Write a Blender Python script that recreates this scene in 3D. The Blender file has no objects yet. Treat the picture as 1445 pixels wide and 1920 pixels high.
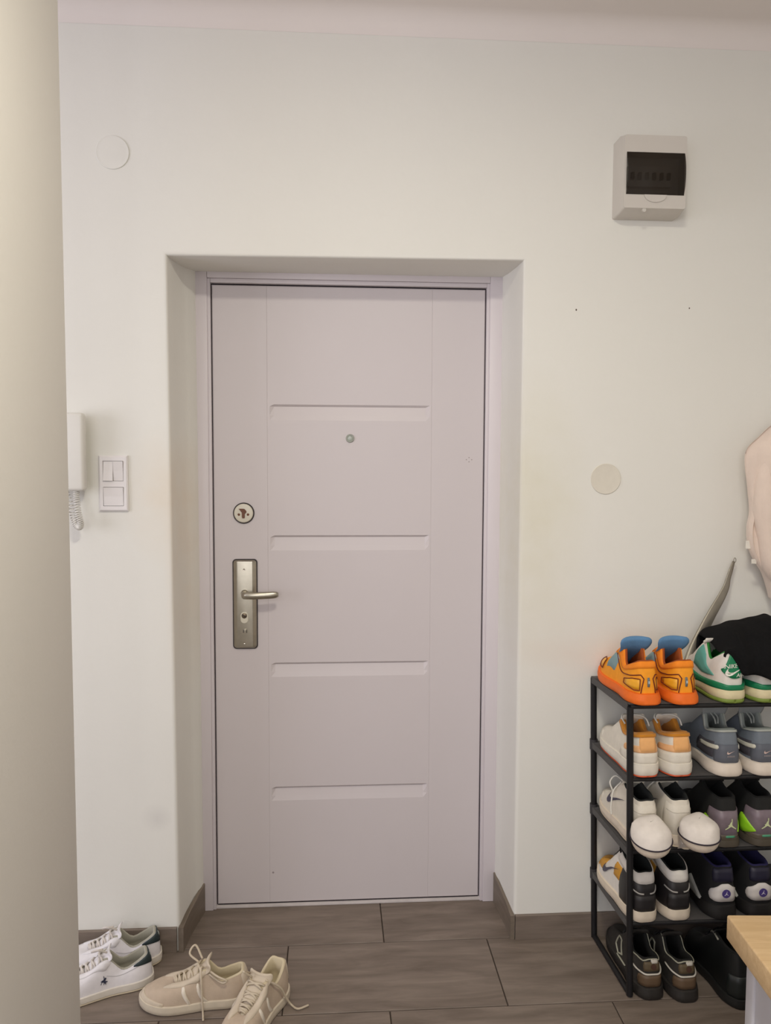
import bpy, bmesh, math, random
from mathutils import Vector, Matrix
from mathutils.geometry import tessellate_polygon
from math import sin, cos, pi, radians

random.seed(4)
S = bpy.context.scene
COL = S.collection

# ------------------------------------------------------------------ camera
YAW, PITCH, ROLL = 0.0668, 0.0652, 0.0042
fw = Vector((sin(YAW) * cos(PITCH), cos(YAW) * cos(PITCH), -sin(PITCH)))
rt = Vector((cos(YAW), -sin(YAW), 0))
up = rt.cross(fw)
r2 = rt * cos(ROLL) + up * sin(ROLL)
u2 = -rt * sin(ROLL) + up * cos(ROLL)
cd = bpy.data.cameras.new('camera')
cam = bpy.data.objects.new('camera', cd)
COL.objects.link(cam)
cd.sensor_fit = 'HORIZONTAL'
cd.sensor_width = 36
cd.lens = 36 * 1452.17 / 1445
cd.clip_start = .05
cam.matrix_world = Matrix(((r2.x, u2.x, -fw.x, .4856), (r2.y, u2.y, -fw.y, -2.3648), (r2.z, u2.z, -fw.z, 1.5297), (0, 0, 0, 1)))
S.camera = cam

# ------------------------------------------------------------------ world and daylight
w = bpy.data.worlds.new('World')
S.world = w
w.use_nodes = True
bg = w.node_tree.nodes['Background']
bg.inputs[0].default_value = (.80, .86, 1.0, 1)
bg.inputs[1].default_value = 1.0


def window_light(name, loc, sx, sz, power, col, rx=90, rz=0, spread=180):
    l = bpy.data.lights.new(name, 'AREA')
    l.shape = 'RECTANGLE'
    l.size, l.size_y = sx, sz
    l.energy = power
    l.color = col
    l.spread = radians(spread)
    o = bpy.data.objects.new(name, l)
    o.location = loc
    o.rotation_euler = (radians(rx), 0, radians(rz))   # 90 = facing +Y
    COL.objects.link(o)
    return o


XL_, XR_ = -2.6, 2.75
# daylight entering by the windows of the rear wall (behind the camera)
window_light('daylight_hall_window', (.10, -4.22, 1.95), 1.5, 1.5, 27, (1.0, .97, .96))
window_light('daylight_side_window', (-1.55, -4.22, 1.85), 1.5, 1.6, 12, (.95, .96, 1.08))
# and by the window of the room on the left (also out of frame)
window_light('daylight_left_room_window', (XL_ + .01, -1.7, 1.5), 1.6, 1.3, 34, (.96, .96, 1.10), 90, -90)

S.view_settings.view_transform = 'Standard'
S.view_settings.look = 'None'
S.view_settings.gamma = 1
S.view_settings.use_curve_mapping = False
S.view_settings.exposure = -0.02


# ------------------------------------------------------------------ materials
def lin(c):
    return tuple((x / 255 / 12.92) if x / 255 <= .04045 else ((x / 255 + .055) / 1.055) ** 2.4 for x in c)


MATS = {}


def mat(name, rgb, rough=.6, var=.06, scale=30, bump=0, bscale=None, metal=0, spec=.5, coat=0, sheen=0, alpha=1):
    if name in MATS:
        return MATS[name]
    m = bpy.data.materials.new(name)
    m.use_nodes = True
    nt = m.node_tree
    b = nt.nodes['Principled BSDF']
    c = lin(rgb)
    tc = nt.nodes.new('ShaderNodeTexCoord')
    n = nt.nodes.new('ShaderNodeTexNoise')
    n.inputs['Scale'].default_value = scale
    n.inputs['Detail'].default_value = 4
    nt.links.new(tc.outputs['Object'], n.inputs['Vector'])
    r = nt.nodes.new('ShaderNodeValToRGB')
    r.color_ramp.elements[0].position = .3
    r.color_ramp.elements[1].position = .7
    r.color_ramp.elements[0].color = tuple(max(0, x * (1 - var)) for x in c) + (1,)
    r.color_ramp.elements[1].color = tuple(min(1, x * (1 + var)) for x in c) + (1,)
    nt.links.new(n.outputs['Fac'], r.inputs['Fac'])
    nt.links.new(r.outputs['Color'], b.inputs['Base Color'])
    b.inputs['Roughness'].default_value = rough
    b.inputs['Metallic'].default_value = metal
    b.inputs['Specular IOR Level'].default_value = spec
    b.inputs['Coat Weight'].default_value = coat
    b.inputs['Sheen Weight'].default_value = sheen
    b.inputs['Alpha'].default_value = alpha
    if bump:
        n2 = nt.nodes.new('ShaderNodeTexNoise')
        n2.inputs['Scale'].default_value = bscale or scale * 4
        n2.inputs['Detail'].default_value = 5
        nt.links.new(tc.outputs['Object'], n2.inputs['Vector'])
        bp = nt.nodes.new('ShaderNodeBump')
        bp.inputs['Strength'].default_value = bump
        bp.inputs['Distance'].default_value = .002
        nt.links.new(n2.outputs['Fac'], bp.inputs['Height'])
        nt.links.new(bp.outputs['Normal'], b.inputs['Normal'])
    MATS[name] = m
    return m


def stain_mat(name, rgb, spots, bump=.25):
    """painted plaster with a few localised yellowish hand stains (dirt with a shape of its own)"""
    m = mat(name, rgb, .85, .012, 2.2, bump, 60, spec=.2)
    nt = m.node_tree
    b = nt.nodes['Principled BSDF']
    prev = b.inputs['Base Color'].links[0].from_socket
    tc = nt.nodes.new('ShaderNodeTexCoord')
    nz = nt.nodes.new('ShaderNodeTexNoise')
    nz.inputs['Scale'].default_value = 9
    nz.inputs['Detail'].default_value = 6
    nt.links.new(tc.outputs['Object'], nz.inputs['Vector'])
    for (x, z, rx, rz, amt, col) in spots:
        mp = nt.nodes.new('ShaderNodeMapping')
        mp.inputs['Location'].default_value = (-x / rx, 0, -z / rz)
        mp.inputs['Scale'].default_value = (1 / rx, 0, 1 / rz)
        nt.links.new(tc.outputs['Object'], mp.inputs['Vector'])
        g = nt.nodes.new('ShaderNodeTexGradient')
        g.gradient_type = 'SPHERICAL'
        nt.links.new(mp.outputs['Vector'], g.inputs['Vector'])
        mu = nt.nodes.new('ShaderNodeMath')
        mu.operation = 'MULTIPLY'
        nt.links.new(g.outputs['Fac'], mu.inputs[0])
        nt.links.new(nz.outputs['Fac'], mu.inputs[1])
        m2 = nt.nodes.new('ShaderNodeMath')
        m2.operation = 'MULTIPLY'
        m2.use_clamp = True
        m2.inputs[1].default_value = amt
        nt.links.new(mu.outputs[0], m2.inputs[0])
        mx = nt.nodes.new('ShaderNodeMix')
        mx.data_type = 'RGBA'
        nt.links.new(m2.outputs[0], mx.inputs['Factor'])
        nt.links.new(prev, mx.inputs['A'])
        mx.inputs['B'].default_value = lin(col) + (1,)
        prev = mx.outputs['Result']
    nt.links.new(prev, b.inputs['Base Color'])
    return m


def grain_mat(name, dark, light, along='X', rough=.45, stretch=9, scale=5.0, rnd=True, spec=.5, bump=.08):
    """wood grain: noise stretched along one axis, shifted per object"""
    m = bpy.data.materials.new(name)
    m.use_nodes = True
    nt = m.node_tree
    b = nt.nodes['Principled BSDF']
    tc = nt.nodes.new('ShaderNodeTexCoord')
    oi = nt.nodes.new('ShaderNodeObjectInfo')
    add = nt.nodes.new('ShaderNodeVectorMath')
    add.operation = 'ADD'
    sc = nt.nodes.new('ShaderNodeVectorMath')
    sc.operation = 'SCALE'
    cmb = nt.nodes.new('ShaderNodeCombineXYZ')
    for i in range(3):
        nt.links.new(oi.outputs['Random'], cmb.inputs[i])
    nt.links.new(cmb.outputs[0], sc.inputs[0])
    sc.inputs['Scale'].default_value = 37.0 if rnd else 0
    nt.links.new(tc.outputs['Object'], add.inputs[0])
    nt.links.new(sc.outputs[0], add.inputs[1])
    mp = nt.nodes.new('ShaderNodeMapping')
    s = [stretch] * 3
    s['XYZ'.index(along)] = 1
    mp.inputs['Scale'].default_value = s
    nt.links.new(add.outputs[0], mp.inputs['Vector'])
    n1 = nt.nodes.new('ShaderNodeTexNoise')
    n1.inputs['Scale'].default_value = scale
    n1.inputs['Detail'].default_value = 8
    n1.inputs['Roughness'].default_value = .62
    n1.inputs['Distortion'].default_value = .6
    nt.links.new(mp.outputs[0], n1.inputs['Vector'])
    r = nt.nodes.new('ShaderNodeValToRGB')
    r.color_ramp.elements[0].position = .3
    r.color_ramp.elements[1].position = .72
    r.color_ramp.elements[0].color = lin(dark) + (1,)
    r.color_ramp.elements[1].color = lin(light) + (1,)
    nt.links.new(n1.outputs['Fac'], r.inputs['Fac'])
    nt.links.new(r.outputs['Color'], b.inputs['Base Color'])
    b.inputs['Roughness'].default_value = rough
    b.inputs['Specular IOR Level'].default_value = spec
    bp = nt.nodes.new('ShaderNodeBump')
    bp.inputs['Strength'].default_value = bump
    bp.inputs['Distance'].default_value = .002
    nt.links.new(n1.outputs['Fac'], bp.inputs['Height'])
    nt.links.new(bp.outputs['Normal'], b.inputs['Normal'])
    return m


PLASTER = stain_mat('wall_paint', (230, 228, 221), [
    (1.10, 1.35, .20, .50, .55, (205, 196, 150)), (-.03, 1.42, .12, .22, .5, (222, 196, 160)),
    (.02, 1.20, .05, .45, .5, (225, 200, 175)), (-.06, .43, .05, .05, .5, (175, 170, 170)),
    (1.23, .93, .25, .06, .3, (222, 196, 175))])
PAINT_L = mat('beige_wall_paint', (226, 222, 215), .85, .015, 2, .25, 60, spec=.2)
CEIL = mat('ceiling_paint', (234, 226, 221), .9, .01, 2, .1, 60, spec=.1)
TILE = grain_mat('wood_look_tile', (104, 92, 82), (141, 128, 117), 'X', .5, 7, 3.2, spec=.4)
TILE_Y = grain_mat('wood_look_tile_side', (103, 92, 80), (132, 120, 107), 'Y', .5, 7, 3.2, spec=.4)
GROUT = mat('grout', (70, 60, 52), .9, .1, 80)
DOORM = mat('door_lacquer', (206, 198, 199), .42, .008, 3, .05, 90, spec=.4)
FRAMEM = mat('door_frame_lacquer', (212, 204, 207), .4, .008, 3, spec=.4)
GAPM = mat('door_gap_shadow', (36, 28, 34), .9)  # near-black colour standing in for the shade in the door gap
NICKEL = mat('brushed_nickel', (178, 172, 158), .33, .05, 60, metal=1)
CHROME = mat('bright_metal', (215, 208, 196), .2, .03, 60, metal=1)
DARKM = mat('dark_gasket', (48, 40, 40), .6)
BROWNM = mat('brown_keyhole_metal', (104, 62, 38), .5)
IVORY = mat('ivory_metal', (214, 208, 192), .35, .02)
WHITEP = mat('white_plastic', (226, 222, 216), .4, .01, spec=.4)
WHITEP2 = mat('cream_plastic', (222, 218, 208), .45, .01, spec=.4)
GREYP = mat('grey_white_plastic', (206, 201, 193), .5, .01, spec=.4)
BLACKT = mat('black_tube', (26, 25, 27), .5, .05, spec=.4)
CONN = mat('charcoal_connector', (56, 54, 56), .6)
SHELFM = mat('charcoal_shelf_fabric', (66, 63, 62), .85, .08, 200, .2, 600, sheen=.1)


# ------------------------------------------------------------------ mesh helpers
def link(name, me, m, parent=None, smooth=False):
    o = bpy.data.objects.new(name, me)
    COL.objects.link(o)
    if m is not None and not me.materials:
        me.materials.append(m)
    if parent is not None:
        o.parent = parent
    if smooth:
        me.shade_smooth()
    return o


def from_bm(name, bm, m, parent=None, smooth=False, angle=None):
    bmesh.ops.recalc_face_normals(bm, faces=bm.faces[:])
    me = bpy.data.meshes.new(name)
    bm.to_mesh(me)
    bm.free()
    if angle:
        me.shade_smooth()
        me.set_sharp_from_angle(angle=radians(angle))
    return link(name, me, m, parent, smooth)


def pydata(name, v, f, m, parent=None, smooth=False, recalc=True, angle=None):
    me = bpy.data.meshes.new(name)
    me.from_pydata([tuple(p) for p in v], [], f)
    bm = bmesh.new()
    bm.from_mesh(me)
    bpy.data.meshes.remove(me)
    if not recalc:
        me = bpy.data.meshes.new(name)
        bm.to_mesh(me)
        bm.free()
        return link(name, me, m, parent, smooth)
    return from_bm(name, bm, m, parent, smooth, angle)


def add_box(bm, x0, x1, y0, y1, z0, z1, bev=0, seg=2):
    t = bmesh.new()
    vs = [t.verts.new((x, y, z)) for z in (z0, z1) for y in (y0, y1) for x in (x0, x1)]
    for q in ((0, 1, 3, 2), (4, 6, 7, 5), (0, 4, 5, 1), (2, 3, 7, 6), (0, 2, 6, 4), (1, 5, 7, 3)):
        t.faces.new([vs[i] for i in q])
    bmesh.ops.recalc_face_normals(t, faces=t.faces[:])
    if bev:
        bmesh.ops.bevel(t, geom=t.edges[:], offset=bev, segments=seg, affect='EDGES', profile=.5)
    me = bpy.data.meshes.new('tmp')
    t.to_mesh(me)
    t.free()
    bm.from_mesh(me)
    bpy.data.meshes.remove(me)


def box(name, x0, x1, y0, y1, z0, z1, m, parent=None, bev=0, seg=2):
    bm = bmesh.new()
    add_box(bm, x0, x1, y0, y1, z0, z1, bev, seg)
    return from_bm(name, bm, m, parent, angle=40 if bev else None)


def add_tube(bm, pts, r, n=8, closed=False, cap=True):
    pts = [Vector(p) for p in pts]
    N = len(pts)
    rr = r if isinstance(r, (list, tuple)) else [r] * N
    rings = []
    ref = None
    for i, p in enumerate(pts):
        a = pts[(i - 1) % N] if (closed or i > 0) else p
        b = pts[(i + 1) % N] if (closed or i < N - 1) else p
        t = (b - a).normalized()
        if ref is None:
            ref = t.orthogonal().normalized()
        ref = (ref - t * ref.dot(t))
        if ref.length < 1e-6:
            ref = t.orthogonal()
        ref.normalize()
        bi = t.cross(ref)
        rings.append([bm.verts.new(p + (ref * cos(2 * pi * k / n) + bi * sin(2 * pi * k / n)) * rr[i]) for k in range(n)])
    for i in range(N if closed else N - 1):
        A, B = rings[i], rings[(i + 1) % N]
        for k in range(n):
            bm.faces.new((A[k], A[(k + 1) % n], B[(k + 1) % n], B[k]))
    if cap and not closed:
        bm.faces.new(rings[0][::-1])
        bm.faces.new(rings[-1])


def tube(name, pts, r, m, parent=None, n=8, closed=False):
    bm = bmesh.new()
    add_tube(bm, pts, r, n, closed)
    return from_bm(name, bm, m, parent, angle=50)


def disc_y(name, cx, cz, y0, prof, m, parent=None, n=40, sx=1, sz=1):
    """lathe around a Y axis: prof = [(radius, y offset towards -Y)]"""
    v, f = [], []
    for (r, h) in prof:
        for k in range(n):
            a = 2 * pi * k / n
            v.append((cx + sx * r * cos(a), y0 - h, cz + sz * r * sin(a)))
    for j in range(len(prof) - 1):
        for k in range(n):
            f.append((j * n + k, j * n + (k + 1) % n, (j + 1) * n + (k + 1) % n, (j + 1) * n + k))
    f.append(tuple(range((len(prof) - 1) * n, len(prof) * n)))
    return pydata(name, v, f, m, parent, angle=35)


def empty(name, loc=(0, 0, 0), rz=0):
    o = bpy.data.objects.new(name, None)
    o.empty_display_size = .05
    o.location = loc
    o.rotation_euler = (0, 0, rz)
    COL.objects.link(o)
    return o


def tag(o, label=None, cat=None, group=None, kind=None):
    if label:
        o['label'] = label
    if cat:
        o['category'] = cat
    if group:
        o['group'] = group
    if kind:
        o['kind'] = kind
    return o


def struct(o, label, cat):
    return tag(o, label, cat, kind='structure')


def catmull(pts, t):
    """pts list of tuples, t in [0,len-1]"""
    n = len(pts) - 1
    i = min(int(t), n - 1)
    f = t - i
    p1, p2 = pts[i], pts[i + 1]
    p0 = pts[i - 1] if i > 0 else tuple(2 * a - b for a, b in zip(p1, p2))
    p3 = pts[i + 2] if i + 2 <= n else tuple(2 * a - b for a, b in zip(p2, p1))
    return tuple(.5 * (2 * b + (c - a) * f + (2 * a - 5 * b + 4 * c - d) * f * f + (3 * b - a - 3 * c + d) * f ** 3)
                 for a, b, c, d in zip(p0, p1, p2, p3))


def curve(pts, n):
    return [catmull(pts, (len(pts) - 1) * i / (n - 1)) for i in range(n)]


# ------------------------------------------------------------------ the room
HZ = 2.842
XL, XR, YR = -2.6, 2.75, -4.3
# niche corners on the wall face: left-bottom, left-top, right-top, right-bottom
NB = [(.0066, -.005), (-.0062, 2.1344), (1.0620, 2.1414), (1.0616, -.005)]
prof = [(-.012, 0.0), (-.005, .0012), (-.0012, .005), (0, .012)]


def niche_pt(k, d, y):
    """d as fraction 0..1 of the taper for y>0 handled outside; here plain inset d"""
    x, z = NB[k]
    sx = 1 if k < 2 else -1
    sz = -1 if k in (1, 2) else 0
    return (x + sx * d, y, z + sz * d)


rows = []
for d, y in prof:
    rows.append([niche_pt(k, d, y) for k in range(4)])
# inside of the reveal tapers towards the frame
for y, ins in ((.075, (.006, .006, .004, .004)), (.14, (.017, .017, .009, .009)), (.165, (.024, .026, .012, .011)), (.19, (.034, .040, .017, .016)), (.222, (.040, .050, .0195, .0185))):
    row = []
    for k in range(4):
        x, z = NB[k]
        sx = 1 if k < 2 else -1
        row.append((x + sx * ins[k], y, z if k in (0, 3) else z - .002 + .03 * (y - .012) * (1 if k == 1 else 0)))
    rows.append(row)
v, f = [], []
outer = [(XL, 0, -.005), (XL, 0, HZ + .05), (XR, 0, HZ + .05), (XR, 0, -.005)]
v += outer
for r in rows:
    v += r
for k in range(3):
    f.append((k, k + 1, 4 + k + 1, 4 + k))
for j in range(len(rows) - 1):
    for k in range(3):
        a = 4 + 4 * j + k
        f.append((a, a + 1, a + 5, a + 4))
# back of wall, so that no light leaks
n0 = len(v)
v += [(XL, .34, -.005), (XL, .34, HZ + .05), (XR, .34, HZ + .05), (XR, .34, -.005)]
f.append((n0, n0 + 1, n0 + 2, n0 + 3))
for k in range(3):
    f.append((k, k + 1, n0 + k + 1, n0 + k))
bm = bmesh.new()
vv = [bm.verts.new(p) for p in v]
for q in f:
    bm.faces.new([vv[i] for i in q])
wall = from_bm('wall_back', bm, PLASTER, angle=60)
struct(wall, 'white painted plaster wall around the recessed entrance door', 'wall')
for (x, z, r) in ((1.2268, 1.9957, .0024), (1.5831, 2.0066, .002)):
    disc_y('drill_hole', x, z, .0002, [(r, 0), (r * .9, .0006)], mat('drill_hole_dark', (88, 74, 64), .9), wall, 10, 1, 1.4)

# ceiling with the softly rounded plaster junction
v, f = [], []
arc = [(0, HZ - .06)] + [(-.06 + .06 * cos(a), HZ - .06 + .06 * sin(a)) for a in [i * pi / 12 for i in range(1, 7)]] + [(YR - .1, HZ)]
for x in (XL - .1, XR + .1):
    for (y, z) in arc:
        v.append((x, y - .0005, z))
n = len(arc)
for i in range(n - 1):
    f.append((i, i + 1, n + i + 1, n + i))
c = pydata('ceiling', v, f, CEIL, smooth=True)
struct(c, 'plain off white ceiling above the entrance wall', 'ceiling')

wl = box('wall_left', -.205, -.068, -1.35, -.70, -.005, HZ + .02, PAINT_L, None, .004)
struct(wl, 'beige wall end standing near at the left side of the frame', 'wall')
o = box('wall_right', XR, XR + .1, YR, .02, -.005, HZ + .02, PLASTER)
struct(o, 'white side wall of the hall to the right', 'wall')
o = box('wall_far_left', XL - .1, XL, YR, .02, -.005, HZ + .02, PLASTER)
struct(o, 'white side wall of the next room to the left', 'wall')
# rear wall with two window openings
bm = bmesh.new()
for (x0, x1, z0, z1) in ((XL, -2.35, 0, HZ), (-.75, -.70, 0, HZ), (.90, XR, 0, HZ), (-2.35, -.75, 0, .9), (-2.35, -.75, 2.7, HZ), (-.70, .90, 0, 1.1), (-.70, .90, 2.75, HZ)):
    add_box(bm, x0, x1, YR, YR + .1, z0, z1)
struct(from_bm('wall_rear', bm, PLASTER), 'white rear wall with two windows behind the camera', 'wall')
for i, (x0, x1, z0, z1) in enumerate(((-2.35, -.75, .9, 2.7), (-.70, .90, 1.1, 2.75))):
    bm = bmesh.new()
    for a in ((x0, x0 + .06, z0, z1), (x1 - .06, x1, z0, z1), (x0 + .06, x1 - .06, z0, z0 + .06), (x0 + .06, x1 - .06, z1 - .06, z1), ((x0 + x1) / 2 - .04, (x0 + x1) / 2 + .04, z0 + .06, z1 - .06)):
        add_box(bm, a[0], a[1], YR + .02, YR + .07, a[2], a[3])
    struct(from_bm('window_%d' % (i + 1), bm, WHITEP), 'white framed window in the rear wall', 'window')

# flush ceiling lamp above the hall, behind the top edge of the frame
cl = empty('ceiling_lamp', (.70, -1.75, HZ))
tag(cl, 'round flush ceiling lamp with opal cover above the hall', 'lamp')


def lathe_z(name, prof_, m, parent, n=40):
    v, f = [], []
    for (r, z) in prof_:
        v += [(r * cos(2 * pi * k / n), r * sin(2 * pi * k / n), z) for k in range(n)]
    for j in range(len(prof_) - 1):
        f += [(j * n + k, j * n + (k + 1) % n, (j + 1) * n + (k + 1) % n, (j + 1) * n + k) for k in range(n)]
    f.append(tuple(range((len(prof_) - 1) * n, len(prof_) * n)))
    return pydata(name, v, f, m, parent, angle=40)


lathe_z('lamp_base', [(.20, -.0005), (.20, -.022), (.185, -.024)], WHITEP, cl)
OPAL = bpy.data.materials.new('opal_glass')
OPAL.use_nodes = True
OPAL.node_tree.nodes['Principled BSDF'].inputs['Base Color'].default_value = (.9, .88, .82, 1)
OPAL.node_tree.nodes['Principled BSDF'].inputs['Emission Color'].default_value = (1, .93, .8, 1)
OPAL.node_tree.nodes['Principled BSDF'].inputs['Emission Strength'].default_value = 1.5
lathe_z('lamp_shade', [(.180, -.024), (.178, -.040), (.16, -.058), (.12, -.070), (.05, -.076)], OPAL, cl)
ll = bpy.data.lights.new('lamp_light', 'AREA')
ll.shape = 'DISK'
ll.size = .30
ll.energy = 24
ll.color = (1.0, .95, .80)
lo_ = bpy.data.objects.new('lamp_light', ll)
lo_.parent = cl
lo_.location = (0, 0, -.080)
COL.objects.link(lo_)

# floor: grout bed and single wood-look tiles
fl = box('floor', XL, XR, YR, .26, -.03, -.0045, GROUT)
struct(fl, 'floor of grey brown wood look tiles', 'floor')
TL, TW, G = .6335, .3095, .0034


def tile_mesh(name, x0, x1, y0, y1):
    bm = bmesh.new()
    w_, d_ = (x1 - x0) / 2, (y1 - y0) / 2
    e = .0012
    lo = [bm.verts.new((sx * w_, sy * d_, -.006)) for sx, sy in ((-1, -1), (1, -1), (1, 1), (-1, 1))]
    mi = [bm.verts.new((sx * w_, sy * d_, -e)) for sx, sy in ((-1, -1), (1, -1), (1, 1), (-1, 1))]
    hi = [bm.verts.new((sx * (w_ - e), sy * (d_ - e), 0)) for sx, sy in ((-1, -1), (1, -1), (1, 1), (-1, 1))]
    for A, B in ((lo, mi), (mi, hi)):
        for k in range(4):
            bm.faces.new((A[k], A[(k + 1) % 4], B[(k + 1) % 4], B[k]))
    bm.faces.new(hi)
    bmesh.ops.recalc_face_normals(bm, faces=bm.faces[:])
    me = bpy.data.meshes.new(name)
    bm.to_mesh(me)
    bm.free()
    me.materials.append(TILE)
    return me


full = tile_mesh('floor_tile', 0, TL - G, 0, TW - G)
Y0 = .0055


def put_tile(x0, x1, y0, y1):
    x0, x1 = max(x0, XL), min(x1, XR)
    if x1 - x0 < .03:
        return
    me = full if abs((x1 - x0) - TL) < 1e-6 and abs((y1 - y0) - TW) < 1e-6 else tile_mesh('floor_tile', x0, x1 - G, y0, y1 - G)
    o = bpy.data.objects.new('floor_tile', me)
    COL.objects.link(o)
    o.parent = fl
    o.location = ((x0 + x1) / 2, (y0 + y1) / 2, 0)


put_tile(.004, .6455, Y0, .236)
put_tile(.6455, 1.0610, Y0, .236)
for k in range(13):
    y1 = Y0 - TW * k
    y0 = max(y1 - TW, YR)
    off = .3425 if k % 2 == 0 else .0085
    i0 = int((XL - off) // TL)
    for i in range(i0, 10):
        a = off + i * TL
        if a > XR:
            break
        put_tile(a, a + TL, y0, y1)


def skirting(name, pts, m, label):
    """pts: [(x,y,h)] path on the floor, extruded up; thickness to the +normal side given by second path"""
    v, f = [], []
    n = len(pts)
    for (x, y, h, x2, y2) in pts:
        v += [(x, y, .0005), (x, y, h - .0015), (x + (x2 - x) * .2, y + (y2 - y) * .2, h), (x2, y2, h), (x2, y2, .0005)]
    for i in range(n - 1):
        a, b = 5 * i, 5 * i + 5
        for k in range(5):
            f.append((a + k, a + (k + 1) % 5, b + (k + 1) % 5, b + k))
    f.append(tuple(range(5)))
    f.append(tuple(range(5 * n - 5, 5 * n))[::-1])
    o = pydata(name, v, f, m)
    struct(o, label, 'baseboard')
    return o


skirting('baseboard_left', [(XL, -.010, .0755, XL, -.0002), (-.002, -.010, .0790, -.002, -.0002)], TILE, 'brown tile skirting left of the door, behind the white sneakers')
skirting('baseboard_right', [(1.0655, -.010, .0805, 1.0655, -.0002), (XR, -.010, .079, XR, -.0002)], TILE, 'brown tile skirting right of the door, behind the shoe rack')
skirting('baseboard_niche_left', [(.0185, -.009, .0800, .0030, -.009), (.0260, .075, .0840, .0125, .075), (.050, .213, .099, .042, .213)], TILE_Y, 'brown tile skirting along the left reveal of the door niche')
skirting('baseboard_niche_right', [(1.0500, -.008, .0800, 1.0632, -.008), (1.0490, .075, .0880, 1.0575, .075), (1.0390, .213, .106, 1.0445, .213)], TILE_Y, 'brown tile skirting along the right reveal of the door niche')

# ------------------------------------------------------------------ door
door = empty('door_1', (0, 0, 0))
struct(door, 'off white security door with four horizontal grooves in a recessed niche', 'door')
LX0, LX1, LZ0, LZ1, DY = .0895, .9895, .0136, 2.1009, .227
# leaf: grid with grooves
gro = []
for (zt, zb) in ((1.7162, 1.6642), (1.2822, 1.2312), (.8510, .8020), (.4218, .3730)):
    gro.append((zt, zb))
gx0, gx1 = .2745, .8065
xs = sorted({LX0, LX0 + .003, .2655, .2665, .2675, gx0, gx0 + .014, gx1 - .014, gx1, .8115, .8125, .8135, LX1 - .003, LX1})
zs = {LZ0, LZ0 + .003, LZ1 - .003, LZ1}
for zt, zb in gro:
    zs |= {zt, zt - .007, zb + .016, zb}
zs = sorted(zs)


def leaf_depth(x, z):
    d = 0.0
    if x in (LX0, LX1) or z in (LZ0, LZ1):
        return .003
    if abs(x - .2665) < 1e-6 or abs(x - .8125) < 1e-6:
        d = .0009
    for zt, zb in gro:
        if gx0 + .013 < x < gx1 - .013 and zb + .01 < z < zt - .004:
            d = .0085 if z > (zt + zb) / 2 else .0035
    return d


v = [(x, DY + leaf_depth(x, z), z) for z in zs for x in xs]
nx = len(xs)
f = [(j * nx + i, j * nx + i + 1, (j + 1) * nx + i + 1, (j + 1) * nx + i) for j in range(len(zs) - 1) for i in range(nx - 1)]
n0 = len(v)
v += [(LX0, DY + .07, LZ0), (LX1, DY + .07, LZ0), (LX1, DY + .07, LZ1), (LX0, DY + .07, LZ1)]
bl, br, tr, tl = 0, nx - 1, len(zs) * nx - 1, (len(zs) - 1) * nx
f += [(n0, n0 + 1, n0 + 2, n0 + 3)]
f += [tuple(range(0, nx)) + (n0 + 1, n0), tuple(range(tl, tr + 1)) + (n0 + 2, n0 + 3),
      tuple(j * nx for j in range(len(zs))) + (n0 + 3, n0), tuple(j * nx + nx - 1 for j in range(len(zs))) + (n0 + 2, n0 + 1)]
leaf = pydata('door_leaf', v, f, DOORM, door)
# four-dot mark on the leaf
for dx, dz in ((0, .007), (0, -.007), (.009, 0), (-.009, 0)):
    disc_y('door_mark', .9402 + dx, 1.5367 + dz, DY + .0002, [(.0022, 0), (.0018, .0006)], mat('mark_grey', (158, 148, 146), .7), leaf, 8)
disc_y('door_mark', .2780, .1200, DY + .0002, [(.004, 0), (.003, .0005)], mat('scuff_grey', (150, 140, 140), .8), leaf, 10)


# jambs and head: outer face proud, then a stepped lip beside the leaf
def jamb(name, sgn, xo, xi):
    bm = bmesh.new()
    lo, hi = sorted((xo, xi - sgn * .013))
    add_box(bm, lo, hi, .2105, .30, .001, 2.1560, .0015)
    lo, hi = sorted((xi - sgn * .0135, xi - sgn * .0035))
    add_box(bm, lo, hi, .2165, .30, .001, 2.1190, .0012)
    return from_bm(name, bm, FRAMEM, door, angle=40)


jamb('frame_jamb', 1, .034, LX0)
jamb('frame_jamb', -1, 1.056, LX1)
bm = bmesh.new()
add_box(bm, LX0 - .0125, LX1 + .0125, .2105, .30, 2.1195, 2.1560, .0015)
add_box(bm, LX0 - .003, LX1 + .003, .2165, .30, LZ1 + .005, 2.1190, .0012)
from_bm('frame_head', bm, FRAMEM, door, angle=40)
box('threshold', LX0 - .012, LX1 + .012, .2215, .30, .0005, .0085, mat('threshold_metal', (206, 198, 196), .4), door, .001)
bm = bmesh.new()
add_box(bm, LX0 - .012, LX1 + .012, .300, .312, 0.0, 2.14)
add_box(bm, LX0 - .0035, LX0 - .0002, .235, .30, .0, 2.105)
add_box(bm, LX1 + .0002, LX1 + .0035, .235, .30, .0, 2.105)
add_box(bm, LX0, LX1, .235, .30, LZ1 + .0004, LZ1 + .0055)
add_box(bm, LX0, LX1, .232, .30, .0088, LZ0 - .0003)
from_bm('gap_shade', bm, GAPM, door)  # dark strips imitate shade around the leaf; added backing blocks light behind it

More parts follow.
